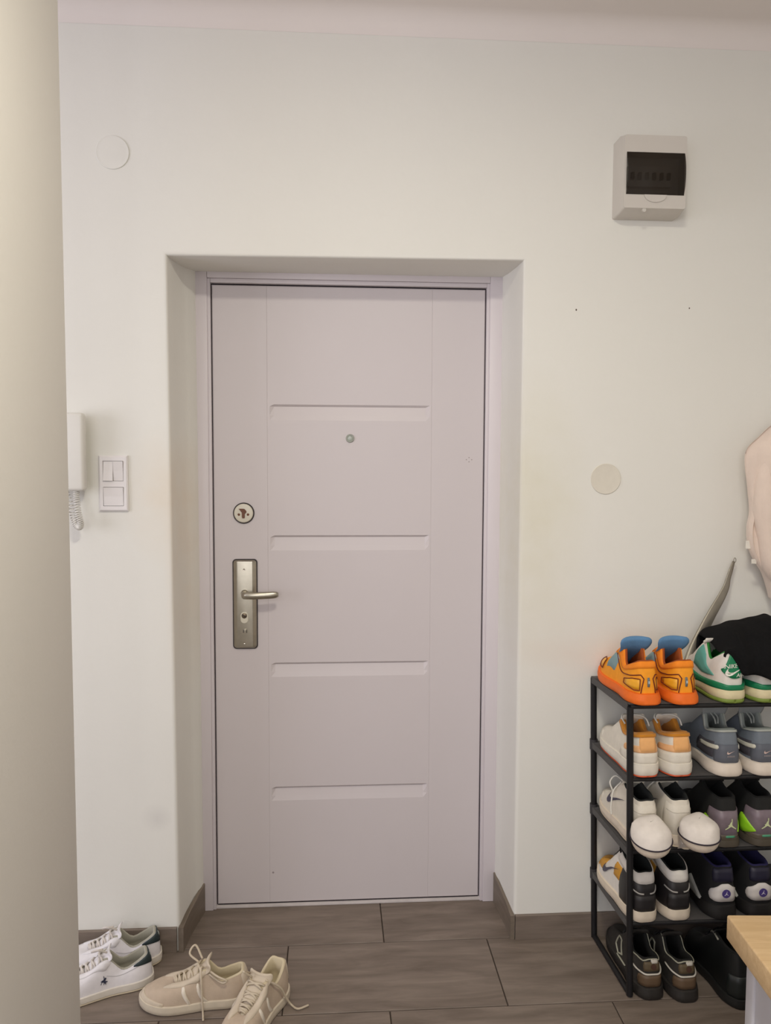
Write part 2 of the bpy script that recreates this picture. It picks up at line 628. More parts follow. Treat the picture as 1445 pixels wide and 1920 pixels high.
# upper lock
lock = disc_y('deadbolt_plate', .1877, 1.3567, DY, [(.0350, 0), (.0350, .004), (.0335, .006), (.030, .0062)], DARKM, door, 48)
disc_y('deadbolt_face', .1877, 1.3567, DY - .004, [(.0312, 0), (.0312, .004), (.029, .0065), (.020, .0078)], IVORY, lock, 48)
for dx in (-.0150, .0150):
    disc_y('screw', .1877 + dx, 1.3525, DY - .0108, [(.0042, 0), (.0042, .0016), (.003, .0022)], BROWNM, lock, 14)
bm = bmesh.new()
kp = [(-.0035, -.0165), (.0035, -.0165), (.0048, -.012), (.0045, -.003), (.0105, .004), (.0085, .009), (.003, .0145), (-.003, .0150), (-.0155, .0150), (-.010, .0085), (-.0052, .002), (-.0050, -.012)]
for dy in (0,):
    vs = [bm.verts.new((.1877 + x, DY - .0110, 1.3567 + z)) for x, z in kp]
    fc = bm.faces.new(vs)
    ex = bmesh.ops.extrude_face_region(bm, geom=[fc])
    for g in ex['geom']:
        if isinstance(g, bmesh.types.BMVert):
            g.co.y -= .003
from_bm('keyhole_cover', bm, BROWNM, lock)


def rrect(x0, x1, z0, z1, r, n=5):
    p = []
    for cx, cz, a0 in ((x1 - r, z1 - r, 0), (x0 + r, z1 - r, 90), (x0 + r, z0 + r, 180), (x1 - r, z0 + r, 270)):
        for i in range(n + 1):
            a = radians(a0 + 90 * i / n)
            p.append((cx + r * cos(a), cz + r * sin(a)))
    return p


def plate(name, loops, m, parent):
    """loops: [(poly, y)] from back to front"""
    v, f = [], []
    n = len(loops[0][0])
    for poly, y in loops:
        v += [(x, y, z) for x, z in poly]
    for j in range(len(loops) - 1):
        for k in range(n):
            f.append((j * n + k, j * n + (k + 1) % n, (j + 1) * n + (k + 1) % n, (j + 1) * n + k))
    f.append(tuple(range((len(loops) - 1) * n, len(loops) * n)))
    f.append(tuple(range(n))[::-1])
    return pydata(name, v, f, m, parent, angle=25)


px0, px1, pz0, pz1 = .1528, .2280, .9040, 1.2000
lp = plate('lock_gasket', [(rrect(px0 - .0035, px1 + .0035, pz0 - .0035, pz1 + .0035, .012), DY), (rrect(px0 - .0035, px1 + .0035, pz0 - .0035, pz1 + .0035, .012), DY - .0035)], DARKM, door)
pl = plate('lock_plate', [(rrect(px0, px1, pz0, pz1, .010), DY - .003), (rrect(px0, px1, pz0, pz1, .010), DY - .006),
                          (rrect(px0 + .003, px1 - .003, pz0 + .002, pz1 - .002, .009), DY - .009),
                          (rrect(px0 + .011, px1 - .011, pz0 + .004, pz1 - .004, .004), DY - .0135),
                          (rrect(px0 + .0125, px1 - .0125, pz0 + .0055, pz1 - .0055, .003), DY - .0138)], NICKEL, door)
PF = DY - .0138
for z in (1.1690, .9225):
    disc_y('screw', .1886, z, PF, [(.0036, 0), (.0030, .001), (.001, .0003)], CHROME, pl, 14)
cyl = plate('cylinder_escutcheon', [(rrect(.1762, .2012, .9895, 1.0275, .0122, 6), PF + .001), (rrect(.1762, .2012, .9895, 1.0275, .0122, 6), PF - .0035), (rrect(.1778, .1996, .9911, 1.0259, .0108, 6), PF - .0045)], IVORY, pl)
disc_y('cylinder_core', .1887, 1.0155, PF - .0042, [(.0090, 0), (.0090, .0012), (.008, .0018)], mat('lock_core', (120, 108, 92), .4, metal=1), cyl, 20)
bm = bmesh.new()
add_box(bm, -.0085, .0085, PF - .0072, PF - .0055, -.0012, .0012)
bmesh.ops.rotate(bm, verts=bm.verts[:], cent=(0, 0, 0), matrix=Matrix.Rotation(radians(28), 3, 'Y'))
bmesh.ops.translate(bm, verts=bm.verts[:], vec=(.1887, 0, 1.0155))
from_bm('key_slot', bm, DARKM, cyl)
th = disc_y('thumb_turn', .1905, .9625, PF, [(.0092, 0), (.0088, .0015), (.0035, .0018), (.003, .004)], NICKEL, pl, 18)
for s in (-1, 1):
    box('turn_slot', .1905 + s * .0055 - .0011, .1905 + s * .0055 + .0011, PF - .0024, PF - .0012, .9575, .9680, DARKM, th)
# lever handle
hx, hz = .1905, 1.0895
disc_y('handle_rose', hx, hz, PF, [(.0130, 0), (.0130, .004), (.0105, .007), (.0095, .036)], NICKEL, pl, 24)
path = [(hx, PF - .030, hz), (hx + .001, PF - .041, hz), (hx + .012, PF - .0480, hz + .0005), (hx + .040, PF - .0500, hz + .0005), (hx + .075, PF - .0475, hz + .001), (hx + .1135, PF - .0430, hz + .0025)]
pts = curve(path, 26)
v, f = [], []
nn = 14
for i, p in enumerate(pts):
    a = Vector(pts[max(i - 1, 0)])
    b = Vector(pts[min(i + 1, len(pts) - 1)])
    t = (b - a).normalized()
    side = t.cross(Vector((0, 0, 1))).normalized()
    e = 1.0 if i < len(pts) - 3 else (.98, .90, .62)[i - (len(pts) - 3)]
    rz = .0118 * e
    rs = .0072 * e
    for k in range(nn):
        an = 2 * pi * k / nn
        v.append(Vector(p) + side * rs * cos(an) + Vector((0, 0, 1)) * rz * sin(an))
for i in range(len(pts) - 1):
    for k in range(nn):
        f.append((i * nn + k, i * nn + (k + 1) % nn, (i + 1) * nn + (k + 1) % nn, (i + 1) * nn + k))
f.append(tuple(range(nn)))
f.append(tuple(range((len(pts) - 1) * nn, len(pts) * nn)))
pydata('lever_handle', v, f, NICKEL, pl, True)

pe = disc_y('peephole', .5396, 1.6058, DY, [(.0140, 0), (.0140, .0030), (.0125, .0045), (.0095, .0045), (.0085, .0025)], mat('peephole_ring', (150, 152, 142), .45), door, 32)
disc_y('peephole_lens', .5396, 1.6058, DY - .0025, [(.0088, 0), (.006, .0022), (.002, .003)], mat('peephole_glass', (176, 182, 174), .12), pe, 24)

# ------------------------------------------------------------------ fittings on the wall
# distribution box
bx = empty('distribution_box', (1.428, 0, 2.268))
tag(bx, 'white fuse box with smoked window high on the wall right of the door', 'fuse box')
hw, hh = .096, .222
BW = mat('grey_box_plastic', (208, 202, 194), .5, .01, spec=.4)
v, f = [], []
loops = [((-hw, hw, 0, hh + .006), 0.0), ((-hw, hw, .0, hh + .006), -.050), ((-hw + .001, hw - .001, .003, hh + .002), -.060), ((-hw + .003, hw - .003, .009, hh - .004), -.088)]
bxm = bmesh.new()
prev = None
for (x0, x1, z0, z1), y in loops:
    cur = [bxm.verts.new(p) for p in ((x0, y, z0), (x1, y, z0), (x1, y, z1), (x0, y, z1))]
    if prev:
        for k in range(4):
            bxm.faces.new((prev[k], prev[(k + 1) % 4], cur[(k + 1) % 4], cur[k]))
    prev = cur
wx0, wx1, wz0, wz1 = -.087, .088, .0475, .1690
inn = [bxm.verts.new(p) for p in ((wx0, -.088, wz0), (wx1, -.088, wz0), (wx1, -.088, wz1), (wx0, -.088, wz1))]
dep = [bxm.verts.new(p) for p in ((wx0, -.045, wz0), (wx1, -.045, wz0), (wx1, -.045, wz1), (wx0, -.045, wz1))]
for k in range(4):
    bxm.faces.new((prev[k], prev[(k + 1) % 4], inn[(k + 1) % 4], inn[k]))
    bxm.faces.new((inn[k], inn[(k + 1) % 4], dep[(k + 1) % 4], dep[k]))
bxm.faces.new(dep)
ed = [e for e in bxm.edges if abs(e.verts[0].co.y - e.verts[1].co.y) > .004 and abs(abs(e.verts[0].co.x) - hw) < .01 and e.verts[0].co.z > -.1 and min(abs(e.verts[0].co.z - q) for q in (wz0, wz1)) > .01]
bmesh.ops.bevel(bxm, geom=ed, offset=.006, segments=3, affect='EDGES', profile=.5)
hs_ = from_bm('housing', bxm, BW, bx, angle=40)
# curved smoked window
v, f = [], []
for i in range(17):
    a = -1 + 2 * i / 16
    y = -.089 - .011 * (1 - a * a)
    z = (wz0 + wz1) / 2 + a * (wz1 - wz0 - .001) / 2
    for x, yy in ((wx0 + .0008, y), (wx1 - .0008, y), (wx1 - .0008, y + .002), (wx0 + .0008, y + .002)):
        v.append((x, yy, z))
for i in range(16):
    for k in range(4):
        f.append((4 * i + k, 4 * i + (k + 1) % 4, 4 * i + 4 + (k + 1) % 4, 4 * i + 4 + k))
SMOKE = bpy.data.materials.new('smoked_plastic')
SMOKE.use_nodes = True
nt = SMOKE.node_tree
b_ = nt.nodes['Principled BSDF']
b_.inputs['Base Color'].default_value = lin((50, 42, 34)) + (1,)
b_.inputs['Roughness'].default_value = .5
b_.inputs['Alpha'].default_value = .62
b_.inputs['Specular IOR Level'].default_value = .12
pydata('smoked_window', v, f, SMOKE, bx, True)
br = box('breaker_row', -.072, .060, -.062, -.046, .080, .140, GREYP, bx, .002)
for i in range(6):
    x = -.061 + i * .022
    box('breaker_lever', x - .005, x + .005, -.072, -.061, .098, .118, mat('breaker_dark', (40, 38, 40), .5), br, .001)
v, f = [], []
n = 14
for y in (-.0885, -.0915):
    v += [(.001 + .0345 * cos(pi + pi * i / n) * .98, y, .0470 + .0215 * sin(pi + pi * i / n) * (1 if 0 < i < n else 0)) for i in range(n + 1)]
f = [tuple(range(n + 1)), tuple(range(n + 1, 2 * n + 2))] + [(i, i + 1, n + 2 + i, n + 1 + i) for i in range(n)] + [(0, n, 2 * n + 1, n + 1)]
pydata('latch_tab', v, f, BW, bx)
disc_y('bottom_screw', -.03, .0045, -.080, [(.006, 0), (.006, .006)], GREYP, bx, 12)

# junction covers
PAINTED = mat('painted_cover', (230, 228, 221), .8, .01, 20, spec=.2)
o = disc_y('junction_cover', -.1562, 2.4233, 0, [(.0480, -.0002), (.0480, .0022), (.0465, .0034), (.0425, .0028), (.038, .0030)], PAINTED, None, 56)
tag(o, 'round white junction cover high on the wall left of the door', 'cover')
o = disc_y('junction_cover', 1.3307, 1.4782, 0, [(.0478, -.0002), (.0478, .0020), (.0465, .0030), (.044, .0026)], mat('dusty_cover', (221, 215, 202), .8, .02, 40, .3, spec=.2), None, 56)
tag(o, 'round off white junction cover on the wall between door and coat', 'cover')

# light switch
sw = empty('light_switch', (-.1693, 0, 1.378))
tag(sw, 'white double light switch beside the intercom handset', 'light switch')
SWM = mat('switch_plastic', (228, 223, 221), .35, .006, spec=.45)
bm = bmesh.new()
w2, h = .0425, .1660
ap = ((-.0290, .0290, .0160, .0715), (-.0290, .0290, .0905, .1490))
loopo = [(-w2, 0, 0), (w2, 0, 0), (w2, 0, h), (-w2, 0, h)]
gxs, gzs = [-w2, -.0300, .0300, w2], [0, .0150, .0725, .0895, .1500, h]
gv = {}
for i, x in enumerate(gxs):
    for j, z in enumerate(gzs):
        ix = .004 * (1 if i == 0 else -1 if i == 3 else 0)
        iz = .004 * (1 if j == 0 else -1 if j == 5 else 0)
        gv[i, j] = bm.verts.new((x + ix, -.0095, z + iz))
for i in range(3):
    for j in range(5):
        if not (i == 1 and j in (1, 3)):
            bm.faces.new((gv[i, j], gv[i + 1, j], gv[i + 1, j + 1], gv[i, j + 1]))
for j in (1, 3):
    q = [gv[1, j], gv[2, j], gv[2, j + 1], gv[1, j + 1]]
    d_ = [bm.verts.new((p.co.x, -.002, p.co.z)) for p in q]
    for k in range(4):
        bm.faces.new((q[k], q[(k + 1) % 4], d_[(k + 1) % 4], d_[k]))
rim_ = [gv[i, 0] for i in range(4)] + [gv[3, j] for j in range(1, 6)] + [gv[i, 5] for i in (2, 1, 0)] + [gv[0, j] for j in (4, 3, 2, 1)]
prev = rim_
for y in (-.0062, 0):
    cur = []
    for p in rim_:
        x = p.co.x + (-.004 if abs(p.co.x + w2 - .004) < 1e-5 else .004 if abs(p.co.x - w2 + .004) < 1e-5 else 0)
        z = p.co.z + (-.004 if abs(p.co.z - .004) < 1e-5 else .004 if abs(p.co.z - h + .004) < 1e-5 else 0)
        cur.append(bm.verts.new((x, y, z)))
    for k in range(len(cur)):
        bm.faces.new((prev[k], prev[(k + 1) % len(cur)], cur[(k + 1) % len(cur)], cur[k]))
    prev = cur
from_bm('switch_frame', bm, SWM, sw, angle=30)
box('switch_base', -.0305, .0305, -.003, -.0005, .006, .160, GREYP, sw)


def rocker(x0, x1, z0, z1, tilt):
    v = []
    m_ = (z0 + z1) / 2
    for x in (x0, x1):
        v += [(x, -.001, z0), (x, -.0105 - tilt, z0), (x, -.0098, m_), (x, -.0105 + tilt, z1), (x, -.001, z1)]
    f = [(0, 1, 2, 3, 4), (9, 8, 7, 6, 5)] + [(i, i + 1, i + 6, i + 5) for i in range(4)] + [(4, 0, 5, 9)]
    return pydata('rocker', v, f, SWM, sw)


rocker(-.0287, -.0006, .0908, .1487, .0040)
rocker(.0006, .0287, .0908, .1487, -.0025)
rocker(-.0287, .0287, .0163, .0712, -.0018)

# intercom
ic = empty('intercom', (-.30, 0, 1.40))
tag(ic, 'white intercom handset with coiled cord half hidden behind the left wall', 'intercom')
ICM = mat('intercom_plastic', (222, 219, 212), .4, .01, spec=.4)
box('base_unit', -.075, .040, -.030, 0, .055, .255, ICM, ic, .006, 3)
bm = bmesh.new()
add_box(bm, -.014, .064, -.068, -.034, .040, .2665, .010, 4)
add_box(bm, -.012, .062, -.036, -.0285, .046, .100, .003)
add_box(bm, -.012, .062, -.036, -.0285, .205, .258, .003)
from_bm('handset', bm, ICM, ic, angle=40)
pth = curve([(.036, -.050, .040), (.037, -.050, .012), (.040, -.050, -.025), (.046, -.050, -.052), (.043, -.047, -.066), (.032, -.043, -.060), (.020, -.036, -.030), (.005, -.030, .020), (-.01, -.026, .056)], 560)
hel = []
for i, p in enumerate(pth):
    p = Vector(p)
    a = Vector(pth[max(0, i - 1)])
    b = Vector(pth[min(len(pth) - 1, i + 1)])
    t = (b - a).normalized()
    s_ = t.cross(Vector((0, 1, 0))).normalized()
    q_ = t.cross(s_)
    an = i * 2 * pi / 14.0
    hel.append(p + (s_ * cos(an) + q_ * sin(an)) * .0080)
tube('coiled_cord', hel, .0019, ICM, ic, 5)

# ------------------------------------------------------------------ shoe rack
rack = empty('shoe_rack', (1.33, -.15, 0))
tag(rack, 'black metal shoe rack with charcoal fabric shelves standing right of the door', 'shoe rack')
RX1 = 2.12


def lean(z):
    return -.020 * z / .85


def rp(x, y, z):
    return (x - 1.33 + lean(z), y + .15, z)


SH = (.2165, .4290, .6390, .8480)
XF, XB = 1.3325, 1.3225
for (x, y, top) in ((XF, -.2880, .848), (XB, -.0120, .852), (RX1, -.2880, .848), (RX1, -.0120, .852)):
    bm = bmesh.new()
    lo, hi = rp(x, y, .004), rp(x, y, top)
    add_tube(bm, [lo, hi], .0095, 10)
    from_bm('post', bm, BLACKT, rack, angle=50)
tube('foot_bar', [rp(XF, -.288, .0085), rp(XB, -.012, .0085)], .0085, BLACKT, rack)
tube('foot_bar', [rp(RX1, -.288, .0085), rp(RX1, -.012, .0085)], .0085, BLACKT, rack)
for i, z in enumerate(SH):
    # fabric sheet wrapped over the bars
    v, f = [], []
    nxx, nyy = 24, 8
    for jj in range(nyy + 1):
        yy = -.292 + .284 * jj / nyy
        for ii in range(nxx + 1):
            xx = XF - .006 + (RX1 - XF + .012) * ii / nxx
            sag = .0020 * sin(pi * jj / nyy) * sin(pi * ii / nxx)
            v.append(rp(xx - .010 * jj / nyy, yy, z + .0085 - sag))
    f = [(j * (nxx + 1) + k, j * (nxx + 1) + k + 1, (j + 1) * (nxx + 1) + k + 1, (j + 1) * (nxx + 1) + k) for j in range(nyy) for k in range(nxx)]
    sh = pydata('shelf', v, f, SHELFM, rack, True)
    md = sh.modifiers.new('thick', 'SOLIDIFY')
    md.thickness = .0016
    for a, b in (((XF, -.288), (RX1, -.288)), ((XB, -.012), (RX1, -.012)), ((XF, -.288), (XB, -.012)), ((RX1, -.288), (RX1, -.012))):
        tube('shelf_bar', [rp(a[0], a[1], z), rp(b[0], b[1], z)], .0072, BLACKT, sh)
    # hem drooping on the left side
    v = []
    for y in (-.288, -.012):
        x = XF if y < -.2 else XB
        v += [rp(x - .0085, y, z + .009), rp(x - .0085, y, z - .011), rp(x - .0065, y, z - .011), rp(x - .0065, y, z + .009)]
    pydata('shelf_hem', v, [(0, 1, 5, 4), (1, 2, 6, 5), (2, 3, 7, 6), (3, 0, 4, 7), (0, 3, 2, 1), (4, 5, 6, 7)], SHELFM, sh)
    if i < 3:
        for (x, y) in ((XB, -.012), (RX1, -.012)):
            a, b = rp(x, y, z - .016), rp(x, y, z + .016)
            tube('connector', [a, b], .0125, CONN, sh, 10)


# ------------------------------------------------------------------ shoes
def text_poly(txt, shear=0.0):
    cu = bpy.data.curves.new('t', 'FONT')
    cu.body = txt
    cu.shear = shear
    cu.resolution_u = 2
    o = bpy.data.objects.new('t', cu)
    COL.objects.link(o)
    bpy.context.view_layer.update()
    me = bpy.data.meshes.new_from_object(o.evaluated_get(bpy.context.evaluated_depsgraph_get()))
    vs = [(v.co.x, v.co.y) for v in me.vertices]
    fs = [tuple(p.vertices) for p in me.polygons]
    bpy.data.objects.remove(o)
    bpy.data.curves.remove(cu)
    bpy.data.meshes.remove(me)
    xs_ = [p[0] for p in vs]
    ys_ = [p[1] for p in vs]
    cx, cy, hgt = (min(xs_) + max(xs_)) / 2, (min(ys_) + max(ys_)) / 2, max(ys_) - min(ys_)
    return [((x - cx) / hgt, (y - cy) / hgt) for x, y in vs], fs


def poly_tess(poly):
    tr = tessellate_polygon([[Vector((x, y, 0)) for x, y in poly]])
    return list(poly), [tuple(t) for t in tr]


SWOOSH = [(.52, .26), (.20, .10), (-.06, -.04), (-.22, -.13), (-.33, -.16), (-.43, -.13), (-.48, -.04), (-.46, .06), (-.40, .17), (-.34, .26), (-.36, .14), (-.33, .06), (-.24, .02), (-.12, .03), (.10, .11)]
JUMP = [(.10, .50), (.17, .50), (.15, .25), (.12, .08), (.16, -.05), (.30, -.18), (.44, -.30), (.42, -.36), (.30, -.28), (.12, -.17), (.02, -.14), (-.12, -.22), (-.30, -.32), (-.44, -.38), (-.46, -.33), (-.32, -.24), (-.16, -.12), (-.22, -.04), (-.10, .02), (-.02, .16), (.04, .24), (.09, .26)]
PONY = [(-.30, -.50), (-.24, -.50), (-.18, -.20), (-.05, -.15), (.05, -.22), (.08, -.48), (.14, -.48), (.14, -.22), (.24, -.30), (.36, -.44), (.40, -.40), (.30, -.18), (.40, -.05), (.46, .02), (.38, .08), (.26, .02), (.16, .04), (.10, .14), (.14, .24), (.10, .38), (.02, .42), (-.06, .38), (-.10, .26), (-.22, .44), (-.34, .50), (-.36, .46), (-.20, .30), (-.14, .12), (-.26, .0), (-.40, -.10), (-.36, -.18), (-.26, -.16)]


class Shoe:
    def __init__(s, name, loc, rz, mir=1, L=.288, wb=.0385, wf=.049, hs=.034, fs=.024, Hh=.118, Hc=.094, Ht=.128, vz=.062,
                 yt=.118, sole_out=.0045, tongue_up=.024, open_w=1.0, rx=0, banana=.010, toe_k=1.05, spring=.010, yv=.205):
        s.root = empty(name, loc, rz)
        s.root.rotation_euler = (rx, 0, rz)
        s.L, s.wb, s.wf, s.hs, s.fs, s.mir, s.banana, s.sole_out = L, wb, wf, hs, fs, mir, banana, sole_out
        s.Ht, s.vz, s.yt, s.tongue_up, s.toe_k, s.spring = Ht, vz, yt, tongue_up, toe_k, spring
        k = L / .308
        s.k = k
        F = [(0, 0), (.60 * wb, .006), (1.0 * wb, .045), (.97 * wb, .115), (.5 * (wb + wf) * 1.0, .168), (wf, .215), (.93 * wf, .256), (.60 * wf, .292), (0, .308)]
        s.F = [(x, y * k) for x, y in F]
        ow = open_w
        O = [(0, .014, Hh), (.56 * wb * ow, .018, Hh - .001), (.76 * wb * ow, .050, (Hc * .62 + Hh * .38)), (.74 * wb * ow, .086, Hc), (.66 * wb * ow, yt, Ht), (.46 * wb, (yt + yv) / 2, (Ht * .45 + vz * .55)), (.36 * wb, yv * .85 + .15 * yt, vz * .8 + .2 * Ht), (.20 * wb, yv, vz + .002), (0, yv + .006, vz)]
        s.O = [(x, y * k, z) for x, y, z in O]
        s.yv = yv * k

    @staticmethod
    def sym(pts, t):
        """catmull with mirrored ends (x flips)"""
        ext = [(-pts[1][0],) + tuple(pts[1][1:])] + list(pts) + [(-pts[-2][0],) + tuple(pts[-2][1:])]
        n = len(pts) - 1
        t = max(0, min(n, t))
        i = min(int(t), n - 1)
        f = t - i
        a, b, c, d = ext[i], ext[i + 1], ext[i + 2], ext[i + 3]
        return tuple(.5 * (2 * B + (C - A) * f + (2 * A - 5 * B + 4 * C - D) * f * f + (3 * B - A - 3 * C + D) * f ** 3) for A, B, C, D in zip(a, b, c, d))

    def bend(s, x, y):
        t = max(0, y / s.L)
        return x - s.mir * s.banana * (t * t * 1.6 - t * .9)

    def lift(s, y):
        t = y / s.L
        return s.spring * max(0, (t - .68) / .32) ** 2

    def soletop(s, y):
        t = max(0, min(1, y / s.L))
        q = t * t * (3 - 2 * t)
        return s.hs + (s.fs - s.hs) * q + s.lift(y)

    def foot(s, u):
        x, y = s.sym(s.F, abs(u) * 8)
        return (x if u >= 0 else -x), y

    def top(s, u):
        x, y, z = s.sym(s.O, abs(u) * 8)
        return (x if u >= 0 else -x), y, z

    def raw(s, u, v):
        fx, fy = s.foot(u)
        ox, oy, oz = s.top(u)
        fz = s.soletop(fy) - .004
        q = min(1, max(0, (abs(u) - .45) / .4))
        q = q * q * (3 - 2 * q)
        kx = -.06 * (1 - q) + .10 * q
        kz = .55 * (1 - q) + s.toe_k * q
        cx, cy, cz = fx + (ox - fx) * kx, fy + (oy - fy) * kx, fz + (oz - fz) * kz
        a, b, c = (1 - v) ** 2, 2 * v * (1 - v), v * v
        x, y, z = a * fx + b * cx + c * ox, a * fy + b * cy + c * oy, a * fz + b * cz + c * oz
        return Vector((s.bend(x, y), y, z))

    def S(s, u, v, off=0.0):
        p = s.raw(u, v)
        if not off:
            return p
        e = .004
        u0, u1 = max(-1, u - e), min(1, u + e)
        v0, v1 = max(0, v - .02), min(1, v + .02)
        n = (s.raw(u1, v) - s.raw(u0, v)).cross(s.raw(u, v1) - s.raw(u, v0))
        if n.length < 1e-12:
            return p
        return p + n.normalized() * off

    def mesh(s, name, v, f, m, smooth=True, parent=None, recalc=False):
        return pydata(name, v, f, m, parent or s.root, smooth, recalc)

    def upper(s, m, nu=72, nv=12):
        v = [s.S(-1 + 2 * i / nu, j / nv) for j in range(nv + 1) for i in range(nu + 1)]
        W = nu + 1
        f = [(j * W + i, j * W + i + 1, (j + 1) * W + i + 1, (j + 1) * W + i) for j in range(nv) for i in range(nu)]
        s.up = s.mesh('upper', v, f, m)
        return s.up

    def lining(s, m, th=.007, nu=56, rim=None):
        """rolled collar edge, inner wall and footbed"""
        v, f = [], []
        c = Vector((0, s.L * .36, 0))
        us = [-1 + 2 * i / nu for i in range(nu)]
        for u in us:
            o = Vector(s.top(u))
            fx, fy = s.foot(u)
            d = Vector((0 - o.x, max(min(o.y, s.L * .45), s.L * .16) - o.y, 0))
            d = d.normalized() if d.length > 1e-5 else Vector((0, 1, 0))
            zf = s.soletop(fy) + .004
            w1 = o + d * th * .5 + Vector((0, 0, th * .42))
            w2 = o + d * th + Vector((0, 0, 0))
            w3 = Vector((fx * .84, c.y + (fy - c.y) * .93, zf + (o.z - zf) * .45))
            w3 = w3 * .6 + (o + d * th * 1.4) * .4
            w3.z = zf + (o.z - zf) * .45
            w4 = Vector((fx * .80, c.y + (fy - c.y) * .92, zf))
            for p in (o + Vector((0, 0, .0003)), w1, w2, w3, w4):
                v.append((s.bend(p.x, p.y), p.y, p.z))
        for i in range(nu):
            a, b = 5 * i, 5 * ((i + 1) % nu)
            for k in range(4):
                f.append((a + k, b + k, b + k + 1, a + k + 1))
        h = nu // 2
        for i in range(h):   # footbed strips between u and -u
            i0, i1, j0, j1 = (h + i) % nu, (h + i + 1) % nu, (h - i) % nu, (h - i - 1) % nu
            q = [5 * i0 + 4, 5 * i1 + 4, 5 * j1 + 4, 5 * j0 + 4]
            q = [x for n_, x in enumerate(q) if x not in q[:n_]]
            if len(q) > 2:
                f.append(tuple(q))
        return s.mesh('lining', v, f, m, recalc=False)

    def sole(s, m, m_out=None, out_h=.007, nu=64, heel_out=0.0, bulge=.0015, name='midsole', top_extra=0.0, side_fn=None):
        v, f = [], []
        N = nu
        zs_ = [('b', 0), ('l', .12), ('m', .5), ('t', .93), ('T', 1.0)]
        for i in range(N):
            u = -1 + 2 * i / N
            e = .003
            a = Vector(s.foot(max(-1, u - e)) + (0,))
            b = Vector(s.foot(min(1, u + e)) + (0,))
            t = (b - a)
            nrm = Vector((t.y, -t.x, 0)).normalized()
            x, y = s.foot(u)
            zb = s.lift(y) + (out_h if m_out else 0)
            zt = s.soletop(y) + top_extra * (1 if side_fn is None else side_fn(abs(u)))
            for kk, q in zs_:
                e_ = s.sole_out + bulge * sin(pi * q) + heel_out * (1 - q) * max(0, 1 - y / (s.L * .3))
                if kk == 'b':
                    e_ -= .003
                if kk == 'T':
                    e_ -= .0045
                px, py = x + nrm.x * e_, y + nrm.y * e_
                v.append((s.bend(px, py), py, zb + (zt - zb) * q))
        K = len(zs_)
        for i in range(N):
            a, b = K * i, K * ((i + 1) % N)
            for k in range(K - 1):
                f.append((a + k, b + k, b + k + 1, a + k + 1))
        h = N // 2
        for k_ in (0, K - 1):
            for i in range(h):
                q = [K * ((h + i) % N) + k_, K * ((h + i + 1) % N) + k_, K * ((h - i - 1) % N) + k_, K * ((h - i) % N) + k_]
                q = [x for n_, x in enumerate(q) if x not in q[:n_]]
                if len(q) > 2:
                    f.append(tuple(q) if k_ else tuple(q[::-1]))
        so = s.mesh(name, v, f, m, smooth=False)
        so.data.shade_smooth()
        so.data.set_sharp_from_angle(angle=radians(45))
        if m_out:
            v, f = [], []
            for i in range(N):
                u = -1 + 2 * i / N
                x, y = s.foot(u)
                e = .003
                a = Vector(s.foot(max(-1, u - e)) + (0,))
                b = Vector(s.foot(min(1, u + e)) + (0,))
                t = (b - a)
                nrm = Vector((t.y, -t.x, 0)).normalized()
                for q, e_ in ((0, s.sole_out - .004 + heel_out), (.35, s.sole_out - .001 + heel_out), (1.02, s.sole_out - .0015 + heel_out)):
                    px, py = x + nrm.x * e_, y + nrm.y * e_
                    v.append((s.bend(px, py), py, s.lift(y) + out_h * q))
            for i in range(N):
                a, b = 3 * i, 3 * ((i + 1) % N)
                for k in range(2):
                    f.append((a + k, b + k, b + k + 1, a + k + 1))
            for k_ in (0, 2):
                for i in range(h):
                    q = [3 * ((h + i) % N) + k_, 3 * ((h + i + 1) % N) + k_, 3 * ((h - i - 1) % N) + k_, 3 * ((h - i) % N) + k_]
                    q = [x for n_, x in enumerate(q) if x not in q[:n_]]
                    if len(q) > 2:
                        f.append(tuple(q) if k_ else tuple(q[::-1]))
            s.mesh('outsole', v, f, m_out, smooth=True)
        return so

    def panel(s, name, u0, u1, lo, hi, m, off=.0016, nu=None, nv=6, parent=None, slant=0.0):
        """raised patch of the upper; lo/hi are numbers or functions of u"""
        lo_ = lo if callable(lo) else (lambda u: lo)
        hi_ = hi if callable(hi) else (lambda u: hi)
        nu = nu or max(6, int(abs(u1 - u0) * 60))
        v, f = [], []
        W = nu + 1
        for j in range(nv + 1):
            for i in range(nu + 1):
                u = u0 + (u1 - u0) * i / nu
                a, b = lo_(u), hi_(u)
                e = 0 if i in (0, nu) or j in (0, nv) else 1
                vv0 = a + (b - a) * j / nv
                v.append(s.S(u + slant * (vv0 - .4), vv0, off * e - .0004 * (1 - e)))
        # second, full-height border ring keeps the edge crisp
        f = [(j * W + i, j * W + i + 1, (j + 1) * W + i + 1, (j + 1) * W + i) for j in range(nv) for i in range(nu)]
        # move border rows close to the neighbours so that the rim is steep
        def mixin(i, j, ii, jj, q=.85):
            u_ = u0 + (u1 - u0) * i / nu
            un = u0 + (u1 - u0) * ii / nu
            a, b = lo_(u_), hi_(u_)
            a2, b2 = lo_(un), hi_(un)
            vv_ = (a + (b - a) * j / nv) * q + (a2 + (b2 - a2) * jj / nv) * (1 - q)
            v[jj * W + ii] = s.S(u_ * q + un * (1 - q) + slant * (vv_ - .4), vv_, off)
        for i in range(1, nu):
            mixin(i, 0, i, 1)
            mixin(i, nv, i, nv - 1)
        for j in range(2, nv - 1):
            mixin(0, j, 1, j)
            mixin(nu, j, nu - 1, j)
        return s.mesh(name, v, f, m, parent=parent or s.up)

